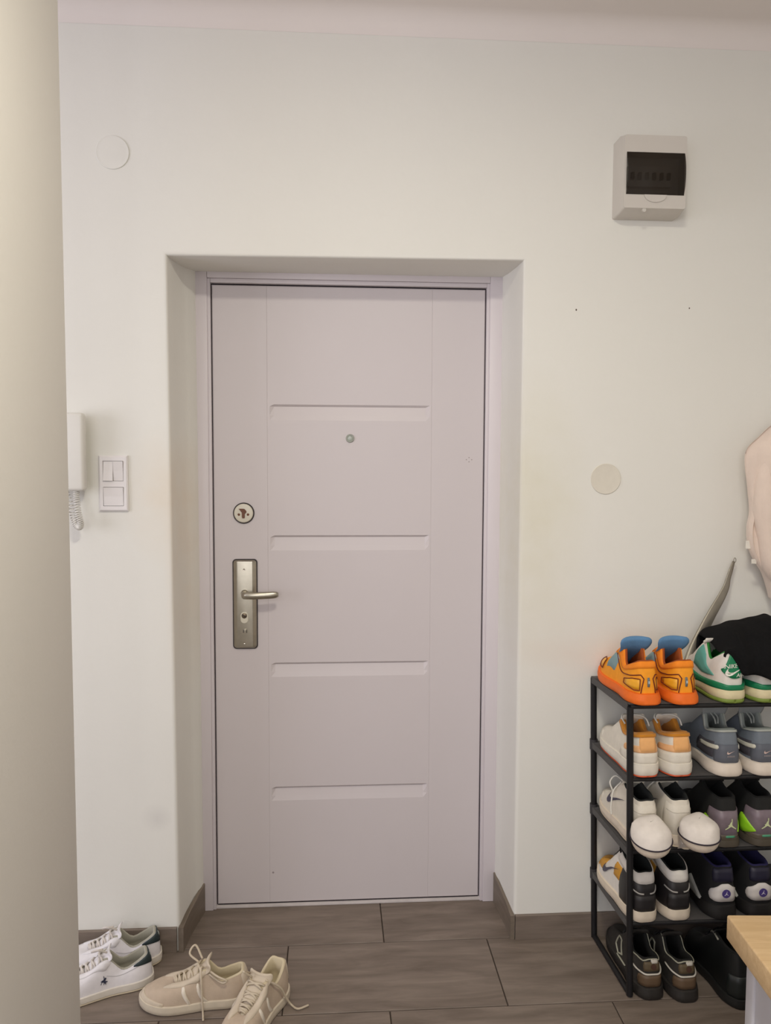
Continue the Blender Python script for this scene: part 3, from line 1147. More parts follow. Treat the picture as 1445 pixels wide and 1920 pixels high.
    def decal(s, name, shape, uc, vc, size, m, off=.0028, rot=0, sub=0, parent=None, flip=1):
        vs, fs_ = shape
        e = .01
        du = (s.raw(uc + e, vc) - s.raw(uc - e, vc)).length / (2 * e)
        dv = (s.raw(uc, min(1, vc + e)) - s.raw(uc, max(0, vc - e))).length / (2 * e)
        out = []
        for x, y in vs:
            x *= flip
            X, Y = x * cos(rot) - y * sin(rot), x * sin(rot) + y * cos(rot)
            uu, vv_ = uc + X * size / du, vc + Y * size / dv
            out.append(s.S(max(-1, min(1, uu)), max(0, min(1, vv_)), off))
        n = len(out)
        o = pydata(name, out, fs_, m, parent or s.up, False, True)
        md = o.modifiers.new('thick', 'SOLIDIFY')
        md.thickness = .0008
        md.offset = 0
        return o

    def line(s, name, pts, r, m, off=.0012, closed=False, n=None, parent=None):
        pts2 = pts + [pts[0]] if closed else pts
        out = []
        for (a, b) in zip(pts2[:-1], pts2[1:]):
            for i in range(8):
                t = i / 8
                out.append(s.S(a[0] + (b[0] - a[0]) * t, a[1] + (b[1] - a[1]) * t, off))
        if not closed:
            out.append(s.S(pts2[-1][0], pts2[-1][1], off))
        bm = bmesh.new()
        add_tube(bm, out, r, 5, closed)
        return from_bm(name, bm, m, parent or s.up, smooth=True)

    def tongue(s, m, wide=1.0, up=None, back=.0, th=.007, m2=None, flare=0.0):
        up_ = s.tongue_up if up is None else up
        k = s.k
        P = [(s.yv + .016 * k, s.vz - .010), (s.yv - .01 * k, s.vz + .004), ((s.yt * k + s.yv) / 2, s.Ht * .48 + s.vz * .52 + .004), (s.yt * k + .006, s.Ht - .002), (s.yt * k - .004 - back * .4, s.Ht + up_ * .55), (s.yt * k - .004 - back + flare, s.Ht + up_)]
        W = [.36, .40, .52, .70, .82, .74]
        n, mseg = 22, 12
        ctr = curve(P, n)
        wid = [catmull([(q,) for q in W], 5 * i / (n - 1))[0] * s.wb * wide for i in range(n)]
        v, f = [], []
        loop = []
        for i in range(n):
            y, z = ctr[i]
            y0_, z0_ = ctr[max(0, i - 1)]
            y1_, z1_ = ctr[min(n - 1, i + 1)]
            t = Vector((0, y1_ - y0_, z1_ - z0_)).normalized()
            nr = Vector((0, -t.z, t.y))
            if nr.y < 0:
                nr = -nr
            rd = 1.0 if i < n - 2 else (.75 if i == n - 2 else .25)
            for side in (1, -1):
                for j in range(mseg + 1):
                    q = (-1 + 2 * j / mseg) * side
                    x = q * wid[i] * (1 if i < n - 2 else (.97 if i == n - 2 else .9))
                    arch = -.26 * wid[i] * q * q
                    edge = max(.15, (1 - q ** 4))
                    p = Vector((x, y, z)) + nr * (arch + side * th / 2 * edge * rd)
                    v.append((s.bend(p.x, p.y), p.y, p.z))
        K = 2 * (mseg + 1)
        for i in range(n - 1):
            for j in range(K):
                a, b = i * K + j, i * K + (j + 1) % K
                f.append((a, b, b + K, a + K))
        for i in (0, n - 1):
            for j in range(mseg):
                a = i * K
                f.append((a + j, a + j + 1, a + K - 2 - j, a + K - 1 - j))
        return s.mesh('tongue', v, f, m2 or m, recalc=True)

    def laces(s, m, n=6, r=.0024, s0=.53, s1=.86, extra=None):
        bm = bmesh.new()
        for i in range(n):
            t = s0 + (s1 - s0) * i / (n - 1)
            tb = min(1, t + .03)
            for a, b in ((t, tb), (tb, t)) if i < n - 1 else ((t, t),):
                A, B = s.S(a, .97, .001), s.S(-b, .97, .001)
                mid = (A + B) / 2 + Vector((0, .004, .010))
                add_tube(bm, [A, A * .65 + mid * .35 + Vector((0, 0, .003)), mid, B * .65 + mid * .35 + Vector((0, 0, .003)), B], r, 6)
        for pts in (extra or []):
            add_tube(bm, curve(pts, 30), r, 6)
        return from_bm('laces', bm, m, s.root, smooth=True)

    def done(s, label, group):
        tag(s.root, label, 'shoe', group)
        return s


def C(name, rgb, rough=.7, var=.04, **k):
    k.setdefault('scale', 60)
    return mat(name, rgb, rough, var, **k)


LACEW = C('lace_white', (222, 218, 208))
SZ = [z + .0095 for z in SH]   # shelf surface heights


# --- orange runners with blue tongues (top shelf)
def orange_shoe(x, mir, label):
    s = Shoe('orange_runner', (x, -.300, SZ[3]), radians(3), mir, L=.292, wb=.040, wf=.046, hs=.031, fs=.030, Hh=.118, Hc=.094, Ht=.142, vz=.074, sole_out=.006, tongue_up=.030, spring=.014, yt=.105)
    A = C('orange_mesh', (250, 160, 30), .7, .06, bump=.2, bscale=500)
    D = C('orange_suede', (246, 140, 30), .8)
    Bs = C('orange_foam', (240, 112, 26), .6)
    Yl = C('yellow_gel', (246, 176, 44), .4)
    Bl = C('slate_blue_knit', (92, 134, 174), .9, bump=.3, bscale=400)
    Ln = C('maroon_line', (110, 34, 14), .6)
    s.upper(A)
    s.lining(C('rust_lining', (158, 74, 22), .8))
    s.sole(Bs, None, heel_out=.008, bulge=.003)
    s.tongue(Bl, 1.42, back=.006, th=.020)
    # orange collar band at the top
    s.panel('collar_band', -.58, .58, .78, .995, D, .003, nv=5)
    for sg in (-1, 1):
        q = lambda a: a * sg
        s.line('contour_line', [(q(.50), .74), (q(.33), .60), (q(.24), .57), (q(.105), .58), (q(.066), .46), (q(.095), .18), (q(.105), .04)], .0016, Ln)
        s.panel('gel_window', q(.115) if sg > 0 else q(.285), q(.285) if sg > 0 else q(.115), lambda u: .14 + .7 * max(0, abs(u) - .17), lambda u: .46 - .4 * abs(abs(u) - .20), Yl, .003)
        s.line('contour_line', [(q(.110), .45), (q(.118), .12), (q(.18), .11), (q(.295), .24), (q(.295), .42), (q(.20), .48)], .0013, Ln, .003, True)
        s.panel('blue_quarter', .44 * sg if sg > 0 else -.60, .60 if sg > 0 else .44 * sg, .30, .74, C('grey_blue_mesh', (132, 158, 162), .8), .0014)
        s.line('contour_line', [(q(.66), .20), (q(.66), .55), (q(.76), .62), (q(.84), .45), (q(.78), .18)], .0015, Ln, .003, True)
        s.panel('toe_patch', .665 * sg if sg > 0 else -.80, .80 if sg > 0 else -.665, .22, .56, Yl, .0022)
    s.panel('toe_guard', .78, 1.0, -.0, .30, D, .002)
    s.panel('toe_guard', -1.0, -.78, -.0, .30, D, .002)
    t = s.panel('heel_tag', -.017, .017, .22, .50, C('slate_tag', (104, 116, 122), .5), .0032)
    s.decal('heel_tag_mark', poly_tess([(-.2, -.3), (.2, -.3), (.2, .3), (-.2, .3)]), 0, .36, .012, C('tag_light', (170, 186, 196)), .0042, parent=t)
    s.laces(C('lace_orange', (246, 150, 50)), 5, s0=.56, s1=.84)
    return s.done(label, 'orange runners on the top shelf')


orange_shoe(1.359, -1, 'orange runner with blue tongue at the left end of the top shelf')
orange_shoe(1.467, 1, 'orange runner with blue tongue next to the green and white sneaker')


# --- green and white basketball shoes (top shelf)
def green_shoe(x, mir, label):
    s = Shoe('green_white_sneaker', (x, -.300, SZ[3]), radians(2), mir, L=.290, wb=.041, wf=.046, hs=.043, fs=.030, Hh=.140, Hc=.108, Ht=.152, vz=.076, tongue_up=.008, sole_out=.005)
    Wt = C('white_leather', (226, 220, 212), .55)
    Gr = C('kelly_green_plastic', (14, 122, 80), .45)
    Cr = C('cream_rubber', (224, 212, 172), .6)
    Ol = C('olive_green_rubber', (120, 140, 58), .6)
    Te = C('teal_mesh', (96, 164, 152), .7, bump=.3, bscale=500)
    s.upper(Wt)
    s.lining(C('green_lining', (28, 122, 44), .8), .009)
    s.sole(Cr, Ol, .011, heel_out=.003)
    # green band of the midsole
    def band(u):
        return .17 + .12 * min(1, max(0, (abs(u) - .10) / .14))
    s.panel('green_band', -.92, .92, -.02, lambda u: band(u) * .62 * (1 - .35 * max(0, (abs(u) - .6))), Gr, .0065)
    s.tongue(Wt, 1.05, th=.012)
    def hi(u):
        return .60 + .40 * max(0, min(1, 1 - (abs(u) - .03) / .045)) if abs(u) > .03 else 1.0
    def lo(u):
        return .27 + .24 * (abs(u) / .165) ** 2.4
    t = s.panel('heel_tab', -.165, .165, lo, lambda u: max(lo(u) + .01, .56 + .42 * max(0, min(1, 1 - (abs(u) - .04) / .095))), Gr, .0035, nu=24, nv=10)
    s.decal('heel_logo', poly_tess(SWOOSH), .0, .435, .050, C('logo_white', (232, 230, 220)), .0052, radians(4), parent=t)
    s.decal('heel_lettering', text_poly('NIKE', .25), -.045, .615, .0105, C('logo_white', (232, 230, 220)), .0052, radians(6), parent=t)
    s.decal('heel_lettering', text_poly('AIR', .25), .062, .375, .0095, C('logo_white', (232, 230, 220)), .0052, radians(4), parent=t)
    for sg in (-1, 1):
        a, b = (.24, .50) if sg > 0 else (-.50, -.24)
        w_ = s.panel('side_wing', a, b, .34, lambda u: .36 + .55 * min(1, max(0, (abs(u) - .24) / .17)), Te, .0022)
    s.laces(LACEW, 5)
    return s.done(label, 'green and white sneakers on the top shelf')


green_shoe(1.606, -1, 'white sneaker with green heel under the black cloth, beside the orange runner')
green_shoe(1.708, 1, 'white sneaker with green heel cut by the right frame edge')


# --- white sneakers with pale orange heels (second shelf from the top)
def cream_shoe(x, mir, label, rz=0):
    s = Shoe('cream_sneaker', (x, -.300, SZ[2]), rz, mir, L=.288, wb=.0430, wf=.0445, hs=.040, fs=.031, Hh=.120, Hc=.106, Ht=.132, vz=.070, tongue_up=.016, sole_out=.0035)
    Wt = C('white_suede', (224, 217, 204), .75)
    s.upper(Wt)
    s.lining(C('mustard_lining', (198, 128, 32), .85, sheen=.2), .010)
    s.sole(C('white_foam', (226, 219, 206), .6), C('red_orange_rubber', (206, 84, 44), .6), .0045)
    s.panel('collar_pad', -.50, .50, .88, .998, C('mustard_lining', (206, 134, 40)), .0035, nv=5)
    s.panel('heel_patch', -.115, .115, .40, lambda u: .90, C('peach_suede', (236, 178, 116), .8), .0022)
    s.panel('heel_stripe', -.30, .30, .37, .60, C('peach_mesh', (238, 184, 132), .8), .0014)
    s.panel('heel_counter', -.34, .34, 0, .36, Wt, .0016)
    s.panel('toe_cap', .72, 1, 0, .34, Wt, .0022)
    s.panel('toe_cap', -1, -.72, 0, .34, Wt, .0022)
    s.tongue(Wt, .95, th=.010)
    s.laces(LACEW, 5, extra=[[(-.02, .115, .132), (-.01, .095, .147), (.012, .080, .150), (.030, .080, .138), (.036, .075, .120)], [(.0, .115, .134), (-.024, .11, .146), (-.036, .10, .140), (-.030, .09, .124)]])
    return s.done(label, 'white sneakers with peach heels on the second shelf')


cream_shoe(1.364, -1, 'white sneaker with peach heel behind the front rack post', radians(3))
cream_shoe(1.461, 1, 'white sneaker with peach heel between rack post and slate blue sneaker', radians(3))


# --- slate blue runners
def slate_shoe(x, mir, label, rz=0):
    s = Shoe('slate_runner', (x, -.298, SZ[2]), rz, mir, L=.288, wb=.0410, wf=.047, hs=.036, fs=.028, Hh=.126, Hc=.112, Ht=.148, vz=.072, tongue_up=.040, sole_out=.006, yt=.11)
    A = C('slate_mesh', (112, 120, 130), .75, bump=.2, bscale=500)
    D = C('slate_leather', (92, 96, 106), .6)
    s.upper(A)
    s.lining(C('grey_green_lining', (136, 142, 138), .85), .009)
    s.sole(C('pinkish_cream_foam', (222, 210, 196), .6), None, heel_out=.007, bulge=.003)
    s.panel('heel_counter', -.20, .20, .0, .56, D, .0024)
    s.panel('collar_rim', -.5, .5, .93, .999, C('light_grey_trim', (168, 172, 166)), .0028, nv=5)
    for sg in (-1, 1):
        a, b = (.19, .40) if sg > 0 else (-.40, -.19)
        s.panel('dark_quarter', a, b, .12, .62, C('charcoal_mesh', (70, 68, 76), .8), .0018)
        a, b = (.14, .36) if sg > 0 else (-.36, -.14)
        s.panel('white_clip', a, b, .40, .53, C('white_clip', (206, 204, 190), .4), .0042)
    W_ = C('logo_peach', (214, 188, 180))
    s.decal('heel_logo', poly_tess(SWOOSH), .0, .32, .021, W_, .0040)
    bars = ([], [])
    for i in range(7):
        x0 = -.55 + i * .17
        n = len(bars[0])
        bars[0].extend([(x0, -.12), (x0 + .09, -.12), (x0 + .10, .12), (x0 + .01, .12)])
        bars[1].append((n, n + 1, n + 2, n + 3))
    s.decal('heel_lettering', bars, .004, .225, .018, C('lettering_grey', (150, 142, 142)), .0040)
    s.tongue(C('grey_tongue', (138, 142, 144), .8), 1.15, th=.012, back=-.004)
    s.laces(C('lace_grey', (156, 160, 156)), 5, extra=[[(-.01, .11, .150), (-.006, .085, .136), (-.006, .075, .122)], [(.0, .11, .150), (.006, .09, .138), (.002, .078, .122)]])
    return s.done(label, 'slate blue runners on the second shelf')


slate_shoe(1.601, -1, 'slate blue runner beside the white sneakers with peach heels')
slate_shoe(1.709, 1, 'slate blue runner cut by the right frame edge')


# --- white sneakers with navy swoosh (third shelf)
def white_shoe(x, mir, label, rz=0):
    s = Shoe('white_sneaker', (x, -.302, SZ[1] + .0075), rz, mir, L=.290, wb=.041, wf=.0445, hs=.036, fs=.028, Hh=.130, Hc=.138, Ht=.144, vz=.070, tongue_up=.006)
    Wt = C('white_leather2', (222, 214, 200), .6)
    s.upper(Wt)
    s.lining(C('black_lining', (34, 36, 36), .85), .008)
    s.sole(C('white_foam2', (220, 206, 188), .6), C('cream_rubber2', (206, 190, 166), .7), .005)
    s.panel('heel_counter', -.24, .24, .0, .86, Wt, .0020)
    s.line('heel_seam', [(-.20, .66), (-.05, .64), (.05, .64), (.20, .66)], .0008, C('seam', (196, 188, 176)), .0022)
    for sg in (-1, 1):
        s.decal('side_logo', poly_tess(SWOOSH), .46 * sg, .42, .105, C('navy_logo', (58, 52, 78), .5), .0016, radians(-8 * sg), flip=-sg)
    s.panel('toe_cap', .74, 1, 0, .40, Wt, .0020)
    s.panel('toe_cap', -1, -.74, 0, .40, Wt, .0020)
    s.tongue(Wt, 1.0, th=.010)
    s.laces(LACEW, 6, extra=[[(-.025, .125, .140), (-.045, .135, .110), (-.056, .125, .072), (-.058, .118, .045)], [(-.02, .12, .142), (-.035, .145, .150), (-.050, .150, .130), (-.045, .14, .105)]])
    return s.done(label, 'white sneakers with dark lining on the third shelf')


white_shoe(1.368, -1, 'white sneaker with black lining behind the rack post and left slipper', radians(3))
white_shoe(1.466, 1, 'white sneaker with black lining behind the right white slipper', radians(2))


# --- white soft slippers, toes hanging over the shelf edge
def slipper(x, label, tilt, rz):
    r = empty('cloth_slipper', (x, -.290, SZ[1]), rz)
    Wc = C('white_cloth', (230, 222, 214), .9, bump=.5, bscale=60)
    Ws = C('cream_sole_cloth', (214, 200, 176), .9)
    # flat sole reaching back under the sneaker
    v, f = [], []
    n = 28
    for z in (.0002, .0060):
        for i in range(n):
            a = 2 * pi * i / n
            v.append((.030 * (abs(cos(a)) ** .7) * (1 if cos(a) > 0 else -1), .12 + .135 * sin(a), z))
    f = [tuple(range(n))[::-1], tuple(range(n, 2 * n))] + [(i, (i + 1) % n, n + (i + 1) % n, n + i) for i in range(n)]
    pydata('sole', v, f, Ws, r)
    # puffy toe
    top_v, top_f, bot_v, bot_f = [], [], [], []
    NU, NV = 28, 10
    ang = radians(tilt)
    rim = []

    def toe(a, e, sgn):
        # a: around rim (0..pi front half-ish 2pi), e 0 rim ..1 pole
        rx, ry = .0545, .050
        hgt = .044 if sgn > 0 else .037
        e = 1 - (1 - e) ** 1.8
        ca, sa = cos(a), sin(a)
        k = cos(e * pi / 2) ** (.50 if sgn > 0 else .55)
        x_ = rx * ca * k
        y_ = -.064 + ry * sa * k
        z_ = .076 + sgn * hgt * sin(e * pi / 2)
        if sgn > 0:
            z_ += (.005 * sin(5 * a + 1.3) * k + .003 * sin(150 * x_ + 60 * y_)) * min(1, 3 * e) * (1 - e)
            x_ += .0025 * sin(90 * z_ + 3 * a) * min(1, 3 * e)
            z_ += .0035 * sin(70 * x_ - 40 * y_ + 2) * sin(55 * y_ + 1) * min(1, 3 * e)
        # droop towards the front
        dz = -(.045 - (y_ + .064)) * math.tan(ang)
        return (x_, y_, z_ + dz)
    for (vv_, ff, sg) in ((top_v, top_f, 1), (bot_v, bot_f, -1)):
        for j in range(NV + 1):
            for i in range(NU):
                vv_.append(toe(2 * pi * i / NU, j / NV, sg))
        for j in range(NV):
            for i in range(NU):
                ff.append((j * NU + i, j * NU + (i + 1) % NU, (j + 1) * NU + (i + 1) % NU, (j + 1) * NU + i))
    tz = math.tan(ang) * .045
    pv = []
    for z_, y_, w_ in ((.0002, -.004, .026), (.0060, -.004, .026), (.050 - tz, -.030, .038), (.072 - tz, -.024, .042), (.066 - tz, -.036, .042), (.040 - tz, -.042, .038)):
        pv += [(-w_, y_, z_), (w_, y_, z_)]
    pydata('vamp', pv, [(0, 1, 3, 2), (2, 3, 5, 4), (4, 5, 7, 6), (6, 7, 9, 8), (8, 9, 11, 10), (10, 11, 1, 0), (0, 2, 4, 6, 8, 10), (1, 11, 9, 7, 5, 3)], Wc, r)
    pydata('toe_upper', top_v, top_f, Wc, r, True)
    pydata('toe_underside', bot_v, bot_f, C('white_cloth_dirty', (222, 208, 190), .9, .08, bump=.4, bscale=50), r, True)
    rim = [Vector(toe(2 * pi * i / 40, 0, 1)) + Vector((.0012 * cos(2 * pi * i / 40), .0012 * sin(2 * pi * i / 40), 0)) for i in range(40)]
    tube('piping', rim, .0021, C('dark_piping', (44, 36, 46)), r, 6, True)
    tag(r, label, 'slipper', 'white cloth slippers on the third shelf')


slipper(1.366, 'white cloth slipper with dark piping hanging over the shelf beside the rack post', 16, radians(-10))
slipper(1.482, 'white cloth slipper with dark piping beside the sneaker with lime patches', 8, radians(8))


# --- dark sneakers with iridescent heel
def purple_shoe(x, mir, label):
    s = Shoe('dark_sneaker', (x, -.296, SZ[1]), radians(1), mir, L=.286, wb=.042, wf=.049, hs=.022, fs=.020, Hh=.136, Hc=.140, Ht=.150, vz=.070, tongue_up=.01, sole_out=.004)
    Bk = C('black_mesh', (26, 26, 25), .85)
    s.upper(Bk)
    s.lining(C('black_lining2', (18, 18, 18), .9), .008)
    s.sole(C('dark_olive_rubber', (78, 70, 58), .6), None, heel_out=.003)
    Ir = mat('iridescent_heel', (122, 108, 116), .4, .22, 25, spec=.6)
    s.panel('heel_panel', -.26, .26, .10, .70, Ir, .0026)
    s.panel('heel_base', -.24, .24, .0, .14, C('bronze_plastic', (92, 82, 70), .5), .0030)
    for sg in (-1, 1):
        a, b = (.12, .30) if sg > 0 else (-.30, -.12)
        Lm = C('lime_plastic', (160, 220, 44), .45)
        s.panel('lime_patch', a, b, lambda u: .19 - .14 * min(1, (abs(u) - .12) / .13), lambda u: .20 + .26 * min(1, max(0, (abs(u) - .12) / .13)), Lm, .0042)
    s.panel('teal_strip', -.055, .075, .075, .125, C('teal_strip', (84, 156, 122), .5), .0044, nu=8)
    s.decal('heel_logo', poly_tess(JUMP), .012, .37, .034, C('pale_lime_logo', (206, 214, 168)), .0042)
    s.tongue(Bk, 1.0)
    s.laces(Bk, 4)
    return s.done(label, 'dark sneakers with lime patches on the third shelf')


purple_shoe(1.607, -1, 'black sneaker with lime patch and iridescent heel beside the white slipper')
purple_shoe(1.714, 1, 'black sneaker with lime patch cut by the right frame edge')


# --- black and white sneakers, mustard toe (fourth shelf)
def panda_shoe(x, mir, label, rz=0, dy=0):
    s = Shoe('black_white_sneaker', (x, -.300 + dy, SZ[0]), rz, mir, L=.288, wb=.0415, wf=.0455, hs=.034, fs=.027, Hh=.140, Hc=.152, Ht=.158, vz=.068, tongue_up=.004)
    Wt = C('white_leather3', (226, 220, 212), .55)
    Bk = C('black_leather', (34, 31, 32), .5)
    Mu = C('mustard_leather', (206, 148, 48), .6)
    s.upper(Wt)
    s.lining(C('black_lining3', (16, 20, 20), .9), .007)
    s.sole(C('bone_rubber', (222, 208, 188), .6), None)
    s.panel('heel_panel', -.34, .34, .0, lambda u: .70 + .25 * abs(u), Bk, .0022)
    s.panel('heel_base', -.17, .17, .0, .40, Bk, .0036)
    G_ = C('grey_piping', (172, 168, 162))
    s.line('piping', [(-.20, .53), (-.10, .47), (-.045, .455)], .0022, G_, .0030)
    s.line('piping', [(.045, .455), (.10, .47), (.20, .53)], .0022, G_, .0030)
    s.panel('collar_band', -.44, .44, lambda u: .68 + .3 * abs(u), .998, Wt, .0030, nv=5)
    for sg in (-1, 1):
        a, b = (.33, .44) if sg > 0 else (-.44, -.33)
        s.panel('mustard_quarter', a, b, .35, .72, Mu, .0018)
        s.decal('side_logo', poly_tess(SWOOSH), .50 * sg, .36, .100, C('navy_logo2', (62, 58, 78), .5), .0030, radians(-10 * sg), flip=-sg)
        a, b = (.62, .80) if sg > 0 else (-.80, -.62)
        s.panel('mustard_vamp', a, b, .22, .99, Mu, .0014)
        a, b = (.78, 1.0) if sg > 0 else (-1.0, -.78)
        s.panel('toe_panel', a, b, .12, .97, Mu, .0016)
        a, b = (.50, .66) if sg > 0 else (-.66, -.50)
        s.panel('eyestay', a, b, .80, .995, Bk, .0026)
    for sg in (-1,):
        sw_ = poly_tess([(-.5, -.3), (.1, .4), (.5, .5), (.4, .35), (.05, .2), (-.3, -.3)])
        o = pydata('insole_mark', [(s.bend(a * .030, .12), .12 + b * .03, s.soletop(.12) + .0055) for a, b in sw_[0]], sw_[1], C('insole_grey', (120, 126, 122)), s.root)
    s.tongue(Bk, 1.0)
    s.laces(Bk, 5)
    return s.done(label, 'black and white sneakers with mustard toes on the lowest shelf')


panda_shoe(1.371, -1, 'black sneaker with white collar and mustard toe behind the rack post', radians(4), .002)
panda_shoe(1.471, 1, 'black sneaker with white collar on the lowest shelf, second from the post', radians(3), .006)


# --- black sneakers with white heel patch and round logo
def logo_shoe(x, mir, label):
    s = Shoe('black_sneaker', (x, -.294, SZ[0]), radians(1), mir, L=.286, wb=.044, wf=.05, hs=.040, fs=.030, Hh=.146, Hc=.150, Ht=.162, vz=.072, tongue_up=.004, sole_out=.004)
    Bk = C('black_nubuck', (22, 22, 24), .8)
    s.upper(Bk)
    s.lining(C('indigo_lining', (36, 32, 78), .85), .009)
    s.sole(C('black_rubber', (30, 28, 28), .6), None, heel_out=.004)
    Wt = C('white_plastic_heel', (222, 216, 212), .45)
    t = s.panel('heel_patch', -.19, .19, lambda u: .12 + .8 * max(0, abs(u) - .13), lambda u: .56 - 1.3 * max(0, abs(u) - .05), Wt, .0040, nu=20)
    circ = [(.5 * cos(2 * pi * i / 24), .5 * sin(2 * pi * i / 24)) for i in range(24)]
    s.decal('round_badge', poly_tess(circ), .004, .33, .0240, C('purple_badge', (78, 64, 130), .5), .0054, parent=t)
    s.decal('badge_mark', poly_tess(JUMP), .004, .33, .0135, C('badge_white', (214, 208, 222)), .0064, parent=t)
    for sg in (-1, 1):
        a, b = (.26, .42) if sg > 0 else (-.42, -.26)
        s.panel('grey_sole_blade', a, b, -.02, lambda u: .02 + .30 * min(1, max(0, (abs(u) - .26) / .14)), C('grey_blade', (186, 186, 178), .5), .0068)
    s.panel('heel_band', -.16, .16, .60, .96, C('indigo_leather', (34, 32, 52), .5), .0022)
    s.tongue(Bk, 1.0)
    s.laces(C('lace_dark', (40, 38, 40)), 4)
    return s.done(label, 'black sneakers with white heel patches on the lowest shelf')


logo_shoe(1.603, -1, 'black sneaker with white heel patch and round purple badge, third on lowest shelf')
logo_shoe(1.712, 1, 'black sneaker with white heel patch and purple badge cut by the frame edge')


# --- brown and black sneakers on the floor
def brown_shoe(x, y, mir, label, rz=0):
    s = Shoe('brown_sneaker', (x, y, .0008), rz, mir, L=.292, wb=.0385, wf=.0415, hs=.034, fs=.026, Hh=.110, Hc=.098, Ht=.128, vz=.066, tongue_up=.012, sole_out=.006, banana=.006)
    Bk = C('black_textile', (44, 40, 36), .8)
    Br = C('brown_leather', (96, 76, 56), .55)
    Gy = C('sage_trim', (164, 162, 144), .7)
    s.upper(Bk)
    s.lining(C('black_lining4', (20, 20, 18), .9), .008)
    s.sole(C('dark_rubber', (40, 36, 33), .6), None, heel_out=.004)
    s.panel('heel_counter', -.20, .20, .06, .44, Br, .0030)
    s.panel('heel_patch', -.13, .13, .58, .90, C('olive_brown_leather', (88, 74, 52), .6), .0024)
    s.line('white_piping', [(-.30, .62), (-.20, .54), (-.10, .485), (.10, .485), (.20, .54), (.30, .62)], .0026, C('pipe_white', (206, 200, 188)), .0020)
    s.line('collar_trim', [(-.52, .99), (-.35, .99), (-.22, .99), (-.13, .93), (-.05, .985), (.05, .985), (.13, .93), (.22, .99), (.35, .99), (.52, .99)], .0020, Gy, .001)
    s.decal('heel_mark', poly_tess([(.5 * cos(2 * pi * i / 14), .5 * sin(2 * pi * i / 14)) for i in range(14)]), .02, .73, .016, C('dark_brown_mark', (70, 44, 30)), .0036)
    pt = s.panel('pull_tab', -.01, .095, .84, 1.0, C('pull_tab_white', (196, 190, 178)), .0034, nu=8)
    bm = bmesh.new()
    p0, p1 = s.S(.005, .99, .003), s.S(.075, .99, .003)
    for i in range(3):
        for j in range(2):
            q = p0.lerp(p1, (.2 + .3 * i))
            add_box(bm, q.x - .0022, q.x + .0022, q.y - .0012, q.y + .0006, q.z - .011 + j * .007, q.z - .0075 + j * .007)
    from_bm('tab_check', bm, C('check_dark', (120, 108, 96)), pt)
    for sg in (-1, 1):
        s.line('side_ring', [(.42 * sg, .25), (.48 * sg, .60), (.54 * sg, .62), (.54 * sg, .30), (.48 * sg, .12)], .0028, Gy, .0012, True)
        s.line('side_stripe', [(.36 * sg, .04), (.50 * sg, .06)], .0028, Gy, .0012)
    s.tongue(Bk, 1.0)
    s.laces(C('lace_black', (30, 30, 30)), 5)
    return s.done(label, 'brown and black sneakers on the floor under the rack')


brown_shoe(1.393, -.302, -1, 'brown and black sneaker on the floor right beside the front rack post', radians(1))
brown_shoe(1.489, -.318, 1, 'brown and black sneaker on the floor, second from the front rack post', radians(2))


def boot(x, y, mir, label, rz):
    s = Shoe('black_boot', (x, y, .0008), rz, mir, L=.300, wb=.044, wf=.054, hs=.030, fs=.026, Hh=.150, Hc=.146, Ht=.150, vz=.085, tongue_up=.012, sole_out=.005, yt=.13)
    Bk = C('black_boot_leather', (20, 22, 22), .45)
    s.upper(Bk)
    s.lining(C('boot_lining', (14, 15, 15), .9), .010)
    s.sole(C('boot_rubber', (24, 24, 23), .6), None)
    s.panel('heel_counter', -.22, .22, 0, .5, C('boot_counter', (30, 34, 33), .4), .003)
    s.line('collar_trim', [(-.55, .99), (-.40, .99)], .003, C('trim_grey', (150, 148, 136)), .002)
    s.tongue(Bk, 1.0)
    s.laces(Bk, 5)
    return s.done(label, 'black boots on the floor under the rack')


boot(1.640, -.360, -1, 'black boot on the floor between brown sneakers and wooden bench', radians(3))
boot(1.760, -.335, 1, 'black boot on the floor mostly hidden behind the wooden bench', radians(0))


# --- white low sneakers, dark green heel tab (floor, left)
def court_shoe(x, y, mir, label, rz):
    s = Shoe('white_court_sneaker', (x, y, .0008), rz, mir, L=.300, wb=.041, wf=.050, hs=.028, fs=.024, Hh=.092, Hc=.066, Ht=.104, vz=.064, tongue_up=.012, sole_out=.004, yt=.128)
    Wt = C('bright_white_leather', (228, 224, 226), .45)
    s.upper(Wt)
    s.lining(C('grey_lining', (168, 164, 150), .9), .009)
    s.sole(C('offwhite_rubber', (218, 210, 198), .55), C('cream_outsole', (212, 198, 172), .6), .006, bulge=.001)
    s.panel('heel_tab', -.27, .27, lambda u: .50 + .40 * (abs(u) / .27) ** 1.6, lambda u: .985, C('dark_green_leather', (34, 48, 50), .5), .0024, nu=20)
    s.line('collar_seam', [(-.44, .62), (-.36, .74), (-.30, .80), (-.22, .80)], .0009, C('seam_grey', (188, 184, 186)), .0004)
    s.line('collar_seam', [(.44, .62), (.36, .74), (.30, .80), (.22, .80)], .0009, C('seam_grey', (188, 184, 186)), .0004)
    for sg in (-1, 1):
        a, b = (.46, .80) if sg > 0 else (-.80, -.46)
        s.panel('eyestay', a, b, .70, .995, Wt, .0022)
        s.decal('side_logo', poly_tess(PONY), .44 * sg, .44, .022, C('navy_emblem', (44, 48, 70)), .0014)
    s.decal('heel_logo', poly_tess(PONY), 0, .82, .014, C('white_emblem', (190, 196, 194)), .0034)
    s.tongue(Wt, 1.0, th=.008)
    s.laces(C('lace_offwhite', (214, 206, 198)), 6, r=.0028, extra=[[(-.020, .125, .122), (-.030, .150, .140), (-.012, .165, .128), (.0, .135, .122)]])
    return s.done(label, 'white sneakers on the floor left of the door')


